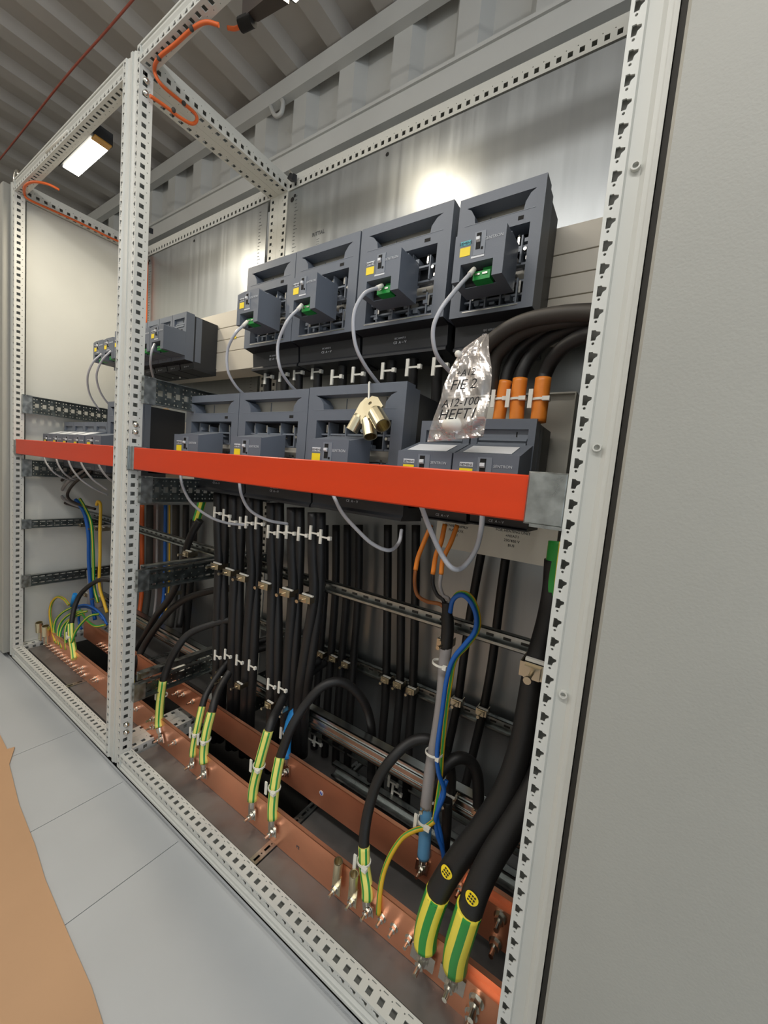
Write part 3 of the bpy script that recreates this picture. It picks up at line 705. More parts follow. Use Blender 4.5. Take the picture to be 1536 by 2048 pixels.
m = MB(); m.box(1.06, 1.178, 0.188, 0.2, 0.085, 0.165); m.build('joint_plate', copper, bar2)
for i in range(13):
    p = (-0.967,0.09,0.036)
    bolt(bar1, -0.90 + i * 0.034, 0.100, 0.062, 0.8)
for i in range(6): bolt(bar2, -0.62 + i * 0.03, 0.200, 0.118, 0.8)
for p in [(-0.236,0.09,0.017), (-0.513,0.09,0.058), (-0.396,0.09,0.071), (-0.374,0.09,0.071)]:
    bolt(bar1, p[0], 0.100, 0.085, 0.9)
m = MB(); p = (0.675,0.2,0.135); m.cyl((p[0], 0.1992, p[2]), (p[0], 0.2, p[2]), 0.0065, n=16); o = m.build('marker_sticker', labelw, bar2)
text('N', 0.011, (p[0], 0.1988, p[2] - 0.0042), FR, labelb, o, ext=0.0004)
p = (0.699,0.1,0.077); text('PE', 0.010, (p[0], 0.0995, p[2]), FR, inkg, bar1)
# busbar holder and grey end cap tube
m = MB(); a = (0.01,0.22,0.208); m.cyl((a[0], 0.225, a[2]), (a[0] - 0.11, 0.228, a[2] - 0.006), 0.016, n=18)
tag(m.build('insulator_tube', white), 'short white insulating tube behind the rear copper bar', 'insulator')

#@@CABLES
# ---------------------------------------------------------------- cable hardware
VERT = [[(0.131,0.228,0.854),(0.141,0.228,0.737),(0.156,0.228,0.62),(0.162,0.228,0.423),(0.162,0.238,0.213),(0.095,0.288,-0.042)], [(0.153,0.24,0.856),(0.163,0.24,0.739),(0.159,0.244,0.618),(0.182,0.24,0.425),(0.177,0.25,0.213),(0.112,0.3,-0.04)], [(0.211,0.228,0.854),(0.222,0.228,0.736),(0.237,0.228,0.619),(0.243,0.228,0.425),(0.242,0.238,0.218),(0.181,0.288,-0.029)], [(0.232,0.24,0.856),(0.242,0.24,0.739),(0.24,0.244,0.617),(0.259,0.24,0.427),(0.256,0.25,0.218),(0.198,0.3,-0.028)], [(0.293,0.228,0.855),(0.303,0.228,0.738),(0.319,0.228,0.621),(0.317,0.228,0.427),(0.31,0.238,0.22),(0.254,0.288,-0.02)], [(0.312,0.24,0.857),(0.322,0.24,0.74),(0.322,0.244,0.619),(0.334,0.24,0.429),(0.324,0.25,0.22),(0.27,0.3,-0.02)], [(0.386,0.228,0.85),(0.397,0.228,0.735),(0.412,0.228,0.619),(0.423,0.228,0.427),(0.431,0.238,0.222),(0.384,0.288,-0.008)], [(0.404,0.24,0.852),(0.415,0.24,0.736),(0.415,0.244,0.617),(0.439,0.24,0.428),(0.443,0.25,0.222),(0.398,0.3,-0.008)], [(0.47,0.228,0.846),(0.481,0.228,0.732),(0.496,0.228,0.618),(0.496,0.228,0.433),(0.49,0.238,0.233),(0.447,0.288,0.009)], [(0.486,0.24,0.847),(0.497,0.24,0.734),(0.499,0.244,0.616),(0.509,0.24,0.433),(0.501,0.25,0.232),(0.461,0.3,0.008)], [(0.549,0.228,0.842),(0.56,0.228,0.731),(0.574,0.228,0.621),(0.559,0.228,0.474),(0.538,0.238,0.313),(0.499,0.288,0.1)], [(0.564,0.24,0.843),(0.575,0.24,0.733),(0.578,0.244,0.618),(0.572,0.24,0.474),(0.55,0.25,0.312),(0.512,0.3,0.1)]]
REAR = [[(0.397,0.45,0.774),(0.417,0.45,0.557),(0.419,0.45,0.33),(0.437,0.43,0.149),(0.472,0.4,-0.049),(0.495,0.38,-0.182)], [(0.445,0.45,0.781),(0.464,0.45,0.568),(0.467,0.45,0.346),(0.485,0.43,0.169),(0.518,0.4,-0.025),(0.541,0.38,-0.155)], [(0.492,0.45,0.788),(0.511,0.45,0.579),(0.513,0.45,0.362),(0.53,0.43,0.189),(0.563,0.4,-0.001),(0.585,0.38,-0.129)], [(0.538,0.45,0.795),(0.557,0.45,0.59),(0.561,0.45,0.378),(0.578,0.43,0.209),(0.609,0.4,0.023),(0.63,0.38,-0.101)], [(0.644,0.45,0.81),(0.664,0.45,0.616),(0.689,0.45,0.326),(0.705,0.43,0.167),(0.733,0.4,-0.007),(0.752,0.38,-0.123)], [(0.691,0.45,0.817),(0.71,0.45,0.627),(0.737,0.45,0.345),(0.752,0.43,0.189),(0.779,0.4,0.02),(0.797,0.38,-0.093)], [(0.738,0.45,0.823),(0.757,0.45,0.638),(0.779,0.45,0.361),(0.794,0.43,0.209),(0.819,0.4,0.043),(0.837,0.38,-0.067)], [(0.937,0.45,0.793),(0.927,0.45,0.652),(0.921,0.45,0.513),(0.917,0.45,0.364),(0.904,0.45,0.22),(0.894,0.43,0.08),(0.893,0.42,-0.033)], [(0.999,0.45,0.785),(0.997,0.45,0.669),(0.996,0.45,0.511),(0.988,0.45,0.373),(0.974,0.45,0.24),(0.967,0.43,0.121)]]
RADR = [0.0125, 0.0125, 0.0125, 0.0125, 0.0125, 0.0125, 0.0125, 0.011, 0.011]
STUB = [[(0.239,0.31,1.32),(0.236,0.31,1.252),(0.219,0.33,1.132)], [(0.312,0.31,1.313),(0.314,0.31,1.246),(0.299,0.33,1.131)], [(0.372,0.31,1.307),(0.374,0.31,1.242),(0.36,0.33,1.13)], [(0.452,0.31,1.299),(0.451,0.31,1.236),(0.439,0.33,1.128)], [(0.541,0.31,1.289),(0.542,0.31,1.23),(0.532,0.33,1.127)], [(0.617,0.31,1.282),(0.619,0.31,1.224),(0.611,0.33,1.125)], [(0.699,0.31,1.273),(0.702,0.31,1.218),(0.696,0.33,1.124)], [(0.764,0.31,1.267),(0.764,0.31,1.214),(0.76,0.33,1.122)], [(0.828,0.31,1.26),(0.829,0.31,1.209),(0.826,0.33,1.121)]]
BGC = [[(-0.876,0.47,0.695),(-0.859,0.47,0.435),(-0.829,0.46,0.231),(-0.774,0.42,0.097)], [(-0.795,0.47,0.704),(-0.783,0.47,0.462),(-0.764,0.46,0.273),(-0.711,0.42,0.141)], [(-0.722,0.47,0.718),(-0.709,0.47,0.461),(-0.684,0.46,0.254),(-0.632,0.42,0.126)], [(-0.647,0.47,0.721),(-0.635,0.47,0.484),(-0.611,0.46,0.297),(-0.56,0.42,0.171)], [(-0.611,0.47,0.725),(-0.595,0.47,0.504),(-0.568,0.46,0.332),(-0.518,0.42,0.208)], [(-0.554,0.47,0.732),(-0.54,0.47,0.49),(-0.52,0.46,0.294),(-0.471,0.42,0.173)], [(-0.47,0.47,0.742),(-0.46,0.47,0.505),(-0.444,0.46,0.313),(-0.397,0.42,0.195)], [(-0.4,0.47,0.682),(-0.407,0.47,0.403),(-0.408,0.46,0.168),(-0.361,0.42,0.054)]]
def lug_parts(t, top, bot, r, face='y', barm=zinc):
    """tinned lug: barrel then flat palm, from `top` down to the bolt at `bot`"""
    top = Vector(top); bot = Vector(bot); mid = top.lerp(bot, 0.45)
    m = MB(); m.cyl(top, mid, r * 0.85, r * 0.7, 12); 
    w = r * 1.15; d = (bot - mid); e = bot + d.normalized() * r * 0.6
    m.hexa([(mid.x - w, mid.y - 0.0015, mid.z), (mid.x + w, mid.y - 0.0015, mid.z), (mid.x + w, mid.y + 0.002, mid.z), (mid.x - w, mid.y + 0.002, mid.z),
            (e.x - w, bot.y - 0.0015, e.z), (e.x + w, bot.y - 0.0015, e.z), (e.x + w, bot.y + 0.002, e.z), (e.x - w, bot.y + 0.002, e.z)][::1])
    m.build('cable_lug', barm, t)
def strp(n, pat):  # stripe index pattern around n sides
    return [pat[(k * len(pat)) // n] for k in range(n)]
def cable(label, pts, r, m=None, sleeve=None, slr=None, slm=None, lug=None, group=None, name='power_cable', tagpt=None, n=12, seg=7):
    """pts jacket path; sleeve: path continuing from its end; lug: bolt point"""
    m = m or rubber
    t = thing(name, label, 'cable', pts[-1], group)
    k = MB(); k.tube(smooth(pts, seg), r, n); k.build('jacket', m, t)
    if sleeve:
        k = MB(); rr = slr or r * 1.08
        sp = smooth(sleeve, 6)
        if lug: sp = sp[:-2]
        if slm == 'gy': k.tube(sp, rr, 16, stripes=[1, 0, 0, 1, 0, 0, 1, 0, 1, 0, 0, 1, 0, 0, 1, 0]); k.build('striped_sleeve', [ylg, grn], t)
        elif slm == 'GY': k.tube(sp, rr, 20, stripes=[1, 1, 0, 0] * 5); k.build('striped_sleeve', [yel, grn], t)
        else: k.tube(sp, rr, 14); k.build('sleeve', slm, t)
    if lug:
        e = sp[-1] if sleeve else Vector(pts[-1])
        lug_parts(t, e, lug, r)
        bolt(bar2 if lug[1] > 0.15 else bar1, lug[0], lug[1] - 0.0017, lug[2], 1.0 if r < 0.015 else 1.35)
    if tagpt:
        a = Vector(tagpt)
        k = MB(); k.box(a.x - r - 0.006, a.x - r + 0.001, a.y - r - 0.004, a.y - r - 0.001, a.z - 0.016, a.z + 0.016); k.build('name_tag', white, t)
        k = MB(); k.ring((a.x, a.y, a.z - 0.002), (a.x, a.y, a.z + 0.002), r * 1.35, r * 1.15, 14); k.box(a.x + r * 0.5, a.x + r * 1.5, a.y - r * 1.35 - 0.003, a.y - r * 0.9, a.z - 0.004, a.z + 0.003); k.build('cable_tie', white, t)
    return t
GP = 'black cables with striped earth sleeves on the front bar'
cable('black earth cable nearest the shared post, striped sleeve on front bar', [(0.258,0.28,0.46),(0.174,0.23,0.436),(0.112,0.17,0.399),(0.093,0.134,0.347),(0.077,0.118,0.289),(0.072,0.108,0.243)], 0.0115, sleeve=[(0.072,0.108,0.249),(0.067,0.105,0.182),(0.073,0.1,0.119),(0.089,0.094,0.092)], slm='gy', lug=(0.1,0.094,0.071), group=GP, tagpt=(0.059,0.115,0.191))
cable('left cable of the close pair, striped sleeve with tag', [(0.28,0.36,0.377),(0.242,0.3,0.357),(0.214,0.25,0.318),(0.224,0.19,0.278),(0.239,0.15,0.247),(0.251,0.13,0.217)], 0.0095, sleeve=[(0.253,0.13,0.225),(0.268,0.11,0.184),(0.269,0.1,0.128),(0.275,0.094,0.084)], slm='gy', lug=(0.273,0.094,0.071), group=GP, tagpt=(0.27,0.105,0.165))
cable('right cable of the close pair, striped sleeve with tag', [(0.295,0.36,0.355),(0.263,0.3,0.343),(0.243,0.25,0.312),(0.258,0.19,0.271),(0.285,0.15,0.247),(0.299,0.13,0.218)], 0.0115, sleeve=[(0.3,0.13,0.227),(0.311,0.11,0.18),(0.319,0.1,0.129),(0.334,0.094,0.093)], slm='gy', lug=(0.333,0.094,0.073), group=GP, tagpt=(0.315,0.105,0.165))
cable('earth cable left of the blue sleeved one, striped sleeve', [(0.498,0.36,0.372),(0.483,0.3,0.357),(0.489,0.25,0.335),(0.512,0.19,0.305),(0.528,0.155,0.291),(0.536,0.135,0.269)], 0.0118, sleeve=[(0.537,0.135,0.276),(0.538,0.115,0.214),(0.534,0.102,0.145),(0.541,0.094,0.093)], slm='gy', lug=(0.543,0.094,0.073), group=GP, tagpt=(0.541,0.108,0.199))
cable('earth cable arching in front of the blue sleeved one, striped sleeve', [(0.734,0.34,0.112),(0.728,0.34,0.198),(0.724,0.33,0.275),(0.708,0.31,0.342),(0.678,0.28,0.39),(0.652,0.25,0.405),(0.626,0.22,0.389),(0.603,0.19,0.343),(0.593,0.16,0.297),(0.588,0.145,0.255),(0.584,0.135,0.219)], 0.0118, sleeve=[(0.585,0.135,0.226),(0.596,0.115,0.183),(0.608,0.1,0.134),(0.619,0.094,0.092)], slm='gy', lug=(0.619,0.094,0.074), group=GP, tagpt=(0.601,0.108,0.171))
cable('tall arched earth cable over the bright rail, striped sleeve with tag', [(0.988,0.27,0.245),(0.989,0.26,0.3),(0.984,0.25,0.341),(0.965,0.24,0.379),(0.936,0.22,0.394),(0.905,0.2,0.379),(0.882,0.17,0.346),(0.864,0.155,0.301),(0.857,0.14,0.242),(0.861,0.125,0.199),(0.867,0.118,0.172)], 0.0112, sleeve=[(0.867,0.118,0.177),(0.878,0.11,0.142),(0.895,0.1,0.117),(0.902,0.094,0.091)], slm='gy', lug=(0.905,0.094,0.079), group=GP, tagpt=(0.875,0.11,0.155))
cable('bright blue sleeved cable reaching down to the rear bar', [(0.486,0.4,0.345),(0.483,0.33,0.329),(0.497,0.29,0.312),(0.503,0.275,0.301)], 0.0115, sleeve=[(0.5,0.28,0.309),(0.514,0.25,0.275),(0.52,0.225,0.237),(0.532,0.208,0.193),(0.549,0.196,0.15)], slm=bluem, slr=0.0125, lug=(0.55,0.194,0.13), tagpt=(0.528,0.215,0.224))
cable('black cable with pale blue sleeve bolted to the rear bar', [(1.049,0.29,0.218),(1.045,0.285,0.279),(1.037,0.28,0.33),(1.02,0.27,0.356),(1,0.25,0.363),(0.981,0.23,0.344),(0.968,0.215,0.309),(0.961,0.207,0.271),(0.961,0.205,0.257)], 0.0125, sleeve=[(0.96,0.207,0.268),(0.965,0.2,0.223),(0.969,0.196,0.182),(0.971,0.194,0.144)], slm=blues, slr=0.0135, lug=(0.969,0.194,0.127), tagpt=(0.967,0.19,0.243))
# two very thick earth cables at the right
def sticker(t, p, q, r=0.0205):
    p = Vector(p); ax = (Vector(q) - p).normalized(); v = Vector((1.26, -0.52, 0.95)) - p; v = (v - ax * v.dot(ax)).normalized(); b = ax.cross(v)
    k = MB()
    for (x0, x1, y0, y1, h, mi) in [(-1, 1, -1, 1, 0.0042, 0)]:
        n = 20; vs = []
        for i in range(n):
            a = 2 * math.pi * i / n; u = 0.0095 * math.cos(a); w = 0.0095 * math.sin(a)
            vs.append(p + ax * w + b * math.sin(u / r) * (r + h) + v * math.cos(u / r) * (r + h))
        vs.append(p + v * (r + h)); k.add(vs, [(i, (i + 1) % n, n) for i in range(n)])
    k.build('round_sticker', labely, t)
    k = MB()
    for i in range(3):
        for j in (-1, 0, 1):
            c = p + ax * (0.0045 * (i - 1)) + b * (0.0042 * j) + v * (r + 0.0042); k.hexa([c - b * 0.0015 - ax * 0.0012, c + b * 0.0015 - ax * 0.0012, c + b * 0.0015 + ax * 0.0012, c - b * 0.0015 + ax * 0.0012] + [c - b * 0.0015 - ax * 0.0012 + v * 0.0004, c + b * 0.0015 - ax * 0.0012 + v * 0.0004, c + b * 0.0015 + ax * 0.0012 + v * 0.0004, c - b * 0.0015 + ax * 0.0012 + v * 0.0004])
    k.build('sticker_print', ink, t)
big = 'very thick black cables with green and yellow ends'
t = cable('left of two very thick earth cables, with round yellow sticker', [(1.149,0.22,0.832),(1.152,0.22,0.778),(1.151,0.21,0.725),(1.146,0.2,0.671),(1.142,0.19,0.627),(1.141,0.18,0.566),(1.139,0.17,0.504),(1.127,0.15,0.426),(1.1,0.13,0.353),(1.069,0.11,0.286),(1.048,0.095,0.231),(1.044,0.09,0.213)], 0.0205, sleeve=[(1.046,0.092,0.223),(1.037,0.09,0.173),(1.033,0.09,0.134),(1.035,0.09,0.1)], slm='GY', slr=0.0215, lug=(1.031,0.092,0.076), group=big, n=16)
sticker(t, (1.061,0.108,0.272), (1.084,0.118,0.318))
k = MB(); k.tube(smooth([(1.152,0.225,0.864),(1.153,0.22,0.833),(1.154,0.22,0.788),(1.155,0.22,0.749)], 6), 0.0212, 16, stripes=[1, 0, 1, 1] * 4); k.build('upper_sleeve', [yel, grn], t)
t = cable('right of two very thick earth cables, with round yellow sticker', [(1.191,0.2,0.596),(1.187,0.19,0.553),(1.183,0.18,0.511),(1.174,0.16,0.463),(1.152,0.13,0.398),(1.129,0.1,0.34),(1.116,0.08,0.293),(1.11,0.07,0.253)], 0.0205, sleeve=[(1.11,0.07,0.262),(1.103,0.07,0.215),(1.096,0.075,0.167),(1.093,0.085,0.109)], slm='GY', slr=0.0215, lug=(1.09,0.088,0.086), group=big, n=16)
sticker(t, (1.114,0.081,0.286), (1.123,0.09,0.316))

# vertical pairs in front, held on the upper rail
for i in range(6):
    for j in range(2):
        PTS = VERT[i * 2 + j]
        cable('black cable, %s of the %s pair from the left on the upper cable rail' % (['left', 'right'][j], ORD[i]), PTS, 0.0142, name='power_cable', group='black cable pairs under the lower switches')
# clamps
def clamp_meshes():
    a = MB(); 
    for s in (-1, 1): a.box(s * 0.016 - 0.001, s * 0.016 + 0.001, -0.002, 0.036, -0.010, 0.010)
    a.box(-0.017, 0.017, -0.0035, -0.0015, -0.010, 0.010); a.box(-0.010, 0.010, -0.010, -0.0035, -0.008, 0.008)
    b = MB(); b.cyl((0, -0.010, 0), (0, -0.030, 0), 0.0028, n=8); b.cyl((0, -0.030, 0), (0, -0.034, 0), 0.005, n=10)
    c = MB(); c.box(-0.012, 0.020, 0.002, 0.008, 0.010, 0.014)
    return a.mesh('saddle', nickel), b.mesh('screw', nickel), c.mesh('pressure_plate', white)
CM = clamp_meshes()
def clamp(p, label, s=1.0, group=None, sx=1.0):
    t = thing('cable_clamp', label, 'clamp', p, group)
    t.scale = (s * sx, s, s)
    for nm, d in zip(('saddle', 'screw', 'pressure_plate'), CM):
        o = bpy.data.objects.new(nm, d); COL.objects.link(o); o.parent = t
    return t
for i, p in enumerate([(0.17,0.205,0.623),(0.234,0.205,0.617),(0.303,0.205,0.615),(0.402,0.205,0.614),(0.49,0.205,0.615),(0.565,0.205,0.617)]):
    clamp(p, 'nickel saddle clamp gripping the %s cable pair on the upper rail' % ORD[i], 0.9, 'saddle clamps on the upper rail', 1.3)
clamp((-0.019,0.22,0.626), 'saddle clamp holding the slanting cable near the shared post', 0.9)
clamp((-0.207,0.28,0.43), 'small saddle clamp behind the upper curved cable', 0.8)
clamp((0.953,0.222,0.614), 'bright saddle clamp on the grey cable with the black sleeve', 0.85)
clamp((1.144,0.165,0.645), 'large saddle clamp around the very thick earth cable', 1.3)
for i, p in enumerate([(0.202,0.215,0.272),(0.188,0.25,0.247),(0.243,0.2,0.273),(0.322,0.2,0.287),(0.448,0.21,0.274),(0.495,0.21,0.282),(0.491,0.24,0.255),(0.962,0.2,0.267),(0.989,0.25,0.259),(1.049,0.28,0.243)]):
    clamp(p, ['saddle clamp low on the leftmost cable pair', 'small saddle clamp behind the leftmost cable pair', 'saddle clamp under the tagged leftmost pair', 'saddle clamp between the two close arching cables', 'left of two twin clamps beside the blue sleeve', 'right of two twin clamps beside the blue sleeve', 'half hidden clamp touching the blue sleeve', 'bright clamp at the foot of the grey cable', 'bright clamp on the tall arched cable', 'clamp beside the very thick cable on the bright rail'][i], 0.75, 'saddle clamps on the low bright rail')
for i, p in enumerate([(0.436,0.43,0.343),(0.491,0.43,0.348),(0.543,0.43,0.346),(0.696,0.43,0.353),(0.739,0.43,0.354),(0.782,0.43,0.352),(0.92,0.43,0.374),(0.989,0.43,0.376)]):
    clamp(p, 'rear rail clamp, %s from the left in front of the zinc plate' % ORD[i], 0.8, 'saddle clamps on the rear rail')

# rear cables from the upper switches down past the rear rail
for i, PTS in enumerate(REAR):
    cable('rear black cable dropping before the zinc plate, %s from the left' % ORD[i], PTS, RADR[i], name='power_cable', group='rear black cables')
# stubs between upper and lower rows
for i, PTS in enumerate(STUB):
    cable('black cable leaving the upper switches, %s from the left' % ORD[i], PTS, 0.0125, name='power_cable', group='black cables under the upper switches')

# curved cables at the left of the near bay
cable('dark slanting cable from the striped sleeve by the shared post', [(0.003,0.25,0.746),(-0.022,0.24,0.699),(-0.049,0.235,0.633),(-0.089,0.24,0.533),(-0.168,0.25,0.428),(-0.291,0.26,0.313),(-0.384,0.26,0.19),(-0.453,0.25,0.061)], 0.0125)
k = thing('striped_sleeve', 'lime and green striped sleeve above the slanting cable', 'sleeve', (-0.008,0.255,0.78))
m = MB(); m.tube(smooth([(-0.004,0.26,0.815),(-0.013,0.255,0.77),(-0.018,0.25,0.74)], 5), 0.0135, 16, stripes=[1, 0, 0, 1] * 4); m.build('tube', [grn, yel], k)
cable('thick grey black cable curving left under the mid punched rail', [(0.093,0.34,0.509),(0.005,0.32,0.484),(-0.087,0.29,0.445),(-0.167,0.27,0.39),(-0.233,0.25,0.312),(-0.293,0.23,0.218),(-0.303,0.2,0.143),(-0.318,0.19,0.09)], 0.0125, rubber)
for i, PTS in enumerate([[(-0.165,0.12,0.211),(-0.136,0.11,0.17),(-0.089,0.095,0.123)]]):
    k = thing('striped_sleeve', 'dark green and yellow sleeve half hidden by the shared post', 'sleeve', PTS[-1])
    m = MB(); m.tube(smooth(PTS, 5), 0.009, 12, stripes=[1, 0, 0] * 4); m.build('tube', [grn, yel], k)

# white marker ties
mbt = MB(); mbt.box(-0.0028, 0.0028, -0.0015, 0.0015, -0.014, 0.014); TG = mbt.mesh('tag', white)
mbt = MB(); mbt.box(0.002, 0.024, -0.001, 0.001, -0.0015, 0.0015); mbt.box(0.020, 0.026, -0.003, 0.003, -0.0035, 0.0035); TS = mbt.mesh('strap', white)
def tie(p, label, group, s=1.0):
    s = s * 1.3
    t = thing('marker_tie', label, 'cable tie', p, group); t.scale = (s, s, s)
    for nm, d in (('tag', TG), ('strap', TS)):
        o = bpy.data.objects.new(nm, d); COL.objects.link(o); o.parent = t
for i, p in enumerate([(0.16,0.2,0.794),(0.207,0.2,0.792),(0.238,0.2,0.778),(0.288,0.2,0.779),(0.315,0.2,0.785),(0.359,0.2,0.789),(0.412,0.2,0.772),(0.452,0.2,0.778),(0.485,0.2,0.782),(0.53,0.2,0.784),(0.572,0.2,0.794),(0.607,0.2,0.789)]):
    tie(p, 'white marker tie on the cables below the lower switches, %s from the left' % ORD[i], 'marker ties under the lower switches')
for i, p in enumerate([(0.237,0.3,1.226),(0.305,0.3,1.229),(0.367,0.3,1.23),(0.44,0.3,1.228),(0.533,0.28,1.203),(0.604,0.28,1.205),(0.696,0.28,1.208),(0.766,0.28,1.211),(0.835,0.28,1.208)]):
    tie(p, 'white marker tie under the upper switches, %s from the left' % ORD[i], 'marker ties under the upper switches', 1.1)
for i, p in enumerate([(0.2,0.2,0.343),(0.251,0.2,0.363),(0.308,0.2,0.364),(0.366,0.2,0.368),(0.452,0.2,0.343),(0.496,0.2,0.35)]):
    tie(p, 'white marker tie just above the low bright rail, %s from the left' % ORD[i], 'marker ties above the low bright rail', 0.9)
for i, p in enumerate([(0.465,0.33,0.135),(0.496,0.33,0.132),(0.527,0.33,0.135),(0.735,0.35,0.129),(0.785,0.35,0.13),(0.799,0.35,0.111)]):
    tie(p, 'white marker tie below the bright rail, %s from the left' % ORD[i], 'marker ties below the bright rail', 0.9)
for i, p in enumerate([(-0.387,0.33,1.292),(-0.36,0.33,1.285),(-0.338,0.33,1.289),(-0.308,0.33,1.281),(-0.441,0.33,1.29),(-0.473,0.33,1.294)]):
    tie(p, 'white marker tie under the far bay switches, %s of six' % ORD[i], 'marker ties in the far bay', 0.9)

# orange sleeved supply cables above the small switches
for i, (a, b, r) in enumerate([([(1.185,0.16,1.215),(1.137,0.18,1.227),(1.083,0.2,1.225),(1.044,0.21,1.204),(1.028,0.21,1.172),(1.024,0.21,1.145)], [(1.025,0.21,1.148),(1.022,0.21,1.114),(1.02,0.21,1.072)], 0.0105), ([(1.188,0.14,1.202),(1.139,0.17,1.215),(1.095,0.19,1.207),(1.068,0.2,1.186),(1.057,0.2,1.163),(1.054,0.2,1.144)], [(1.054,0.2,1.148),(1.054,0.2,1.111),(1.056,0.2,1.07)], 0.0115), ([(1.192,0.12,1.185),(1.16,0.14,1.19),(1.13,0.16,1.184),(1.109,0.18,1.17),(1.099,0.19,1.153),(1.096,0.19,1.141)], [(1.096,0.19,1.144),(1.096,0.19,1.107),(1.096,0.19,1.069)], 0.0118)]):
    p = b[1]
    cable('black cable with an orange sleeve entering the small switches, %s of three' % ORD[i], a, r, sleeve=b, slm=orange, slr=r * 1.12, group='orange sleeved supply cables', tagpt=p)
cable('upper large brownish black cable curving behind the plastic bag', [(1.2,0.1,1.2),(1.172,0.12,1.214),(1.12,0.14,1.227),(1.062,0.16,1.232),(1.018,0.17,1.22),(0.986,0.18,1.194),(0.973,0.19,1.148)], 0.013, rubber2)
cable('lower large brownish black cable curving behind the plastic bag', [(1.2,0.11,1.196),(1.163,0.14,1.217),(1.11,0.16,1.226),(1.058,0.18,1.225),(1.023,0.19,1.207),(1.002,0.2,1.181),(0.998,0.21,1.124)], 0.014, rubber2)
cable('deep black cable behind the orange sleeves', [(1.192,0.2,1.221),(1.135,0.24,1.241),(1.082,0.26,1.239),(1.039,0.28,1.22),(1.023,0.29,1.17),(1.028,0.29,1.1)], 0.012)
cable('deep black cable nearer the bag behind the orange sleeves', [(1.191,0.22,1.226),(1.104,0.24,1.233),(1.048,0.26,1.227),(1.008,0.28,1.193),(0.997,0.29,1.131)], 0.012)

# communication cables
comm = [[(0.312,0.16,1.325),(0.303,0.14,1.295),(0.274,0.14,1.256),(0.266,0.15,1.204),(0.263,0.18,1.17),(0.256,0.22,1.151)], [(0.519,0.16,1.336),(0.516,0.13,1.296),(0.488,0.13,1.246),(0.488,0.14,1.194),(0.477,0.18,1.168),(0.47,0.22,1.153)], [(0.751,0.16,1.342),(0.746,0.12,1.313),(0.733,0.11,1.272),(0.733,0.12,1.22),(0.738,0.15,1.185),(0.738,0.22,1.153)], [(0.955,0.16,1.33),(0.947,0.12,1.284),(0.932,0.1,1.245),(0.922,0.1,1.212),(0.924,0.12,1.177),(0.935,0.17,1.155)],
  [(0.135,0.1,0.911),(0.154,0.1,0.869),(0.206,0.1,0.827),(0.262,0.12,0.796),(0.286,0.16,0.78),(0.311,0.2,0.776)], [(0.409,0.1,0.911),(0.422,0.1,0.874),(0.458,0.1,0.84),(0.501,0.12,0.82),(0.519,0.17,0.81)], [(0.72,0.1,0.909),(0.759,0.09,0.872),(0.802,0.09,0.842),(0.834,0.1,0.819),(0.861,0.12,0.809),(0.858,0.16,0.82),(0.844,0.19,0.842)], [(0.943,0.08,0.907),(0.969,0.07,0.871),(0.996,0.07,0.831),(1.014,0.08,0.81),(1.025,0.1,0.813),(1.039,0.11,0.844),(1.044,0.11,0.878),(1.047,0.1,0.908)]]
cn = ['leftmost upper switch', 'second upper switch', 'widest upper switch', 'rightmost upper switch', 'leftmost lower switch', 'middle lower switch', 'switch with the hanging lugs', 'two small switches']
for i, PTS in enumerate(comm):
    t = thing('signal_cable', 'thin clear grey signal cable looping from the ' + cn[i], 'cable', PTS[0], 'clear signal cables in the near bay')
    m = MB(); m.tube(smooth(PTS, 8), 0.0038 if i != 7 else 0.0045, 10); m.build('jacket', commg, t)
    if i < 4:
        d = (Vector(PTS[0]) - Vector(PTS[1])).normalized()
        m = MB(); m.tube([Vector(PTS[0]) - d * 0.006, Vector(PTS[0]) + d * 0.014], 0.0048, 8); m.build('end_sleeve', white, t)
for i, (PTS, nm) in enumerate([([(-0.569,0.16,1.331),(-0.591,0.14,1.294),(-0.64,0.14,1.24),(-0.697,0.17,1.18),(-0.732,0.22,1.124)], 'thin signal cable loop from the farthest upper switch'), ([(-0.487,0.16,1.334),(-0.514,0.14,1.293),(-0.556,0.14,1.24),(-0.597,0.17,1.186),(-0.627,0.22,1.137)], 'thin signal cable loop from the second farthest upper switch'), ([(-0.162,0.16,1.325),(-0.138,0.14,1.289),(-0.162,0.15,1.254),(-0.243,0.2,1.229)], 'signal cable of the nearest far bay switch'), ([(-0.232,0.16,1.321),(-0.211,0.13,1.298),(-0.232,0.12,1.267),(-0.29,0.14,1.227)], 'signal cable half hidden behind the shared post'),
   ([(-0.916,0.08,0.924),(-0.879,0.08,0.883),(-0.853,0.1,0.843),(-0.857,0.14,0.818),(-0.928,0.2,0.804)], 'farthest thin cable hanging below the far beam'), ([(-0.777,0.08,0.93),(-0.742,0.08,0.884),(-0.73,0.1,0.845),(-0.777,0.15,0.819)], 'second thin cable hanging below the far beam'), ([(-0.649,0.08,0.935),(-0.617,0.08,0.887),(-0.588,0.1,0.841),(-0.571,0.14,0.804),(-0.588,0.2,0.773)], 'third thin cable hanging below the far beam'), ([(-0.532,0.08,0.93),(-0.498,0.08,0.891),(-0.463,0.1,0.845),(-0.462,0.15,0.805)], 'fourth thin cable hanging below the far beam'), ([(-0.378,0.08,0.928),(-0.347,0.08,0.894),(-0.337,0.1,0.861),(-0.379,0.15,0.831)], 'nearest thin cable hanging below the far beam')]):
    t = thing('signal_cable', nm, 'cable', PTS[0], 'clear signal cables in the far bay')
    m = MB(); m.tube(smooth(PTS, 8), 0.0036, 8); m.build('jacket', commg, t)

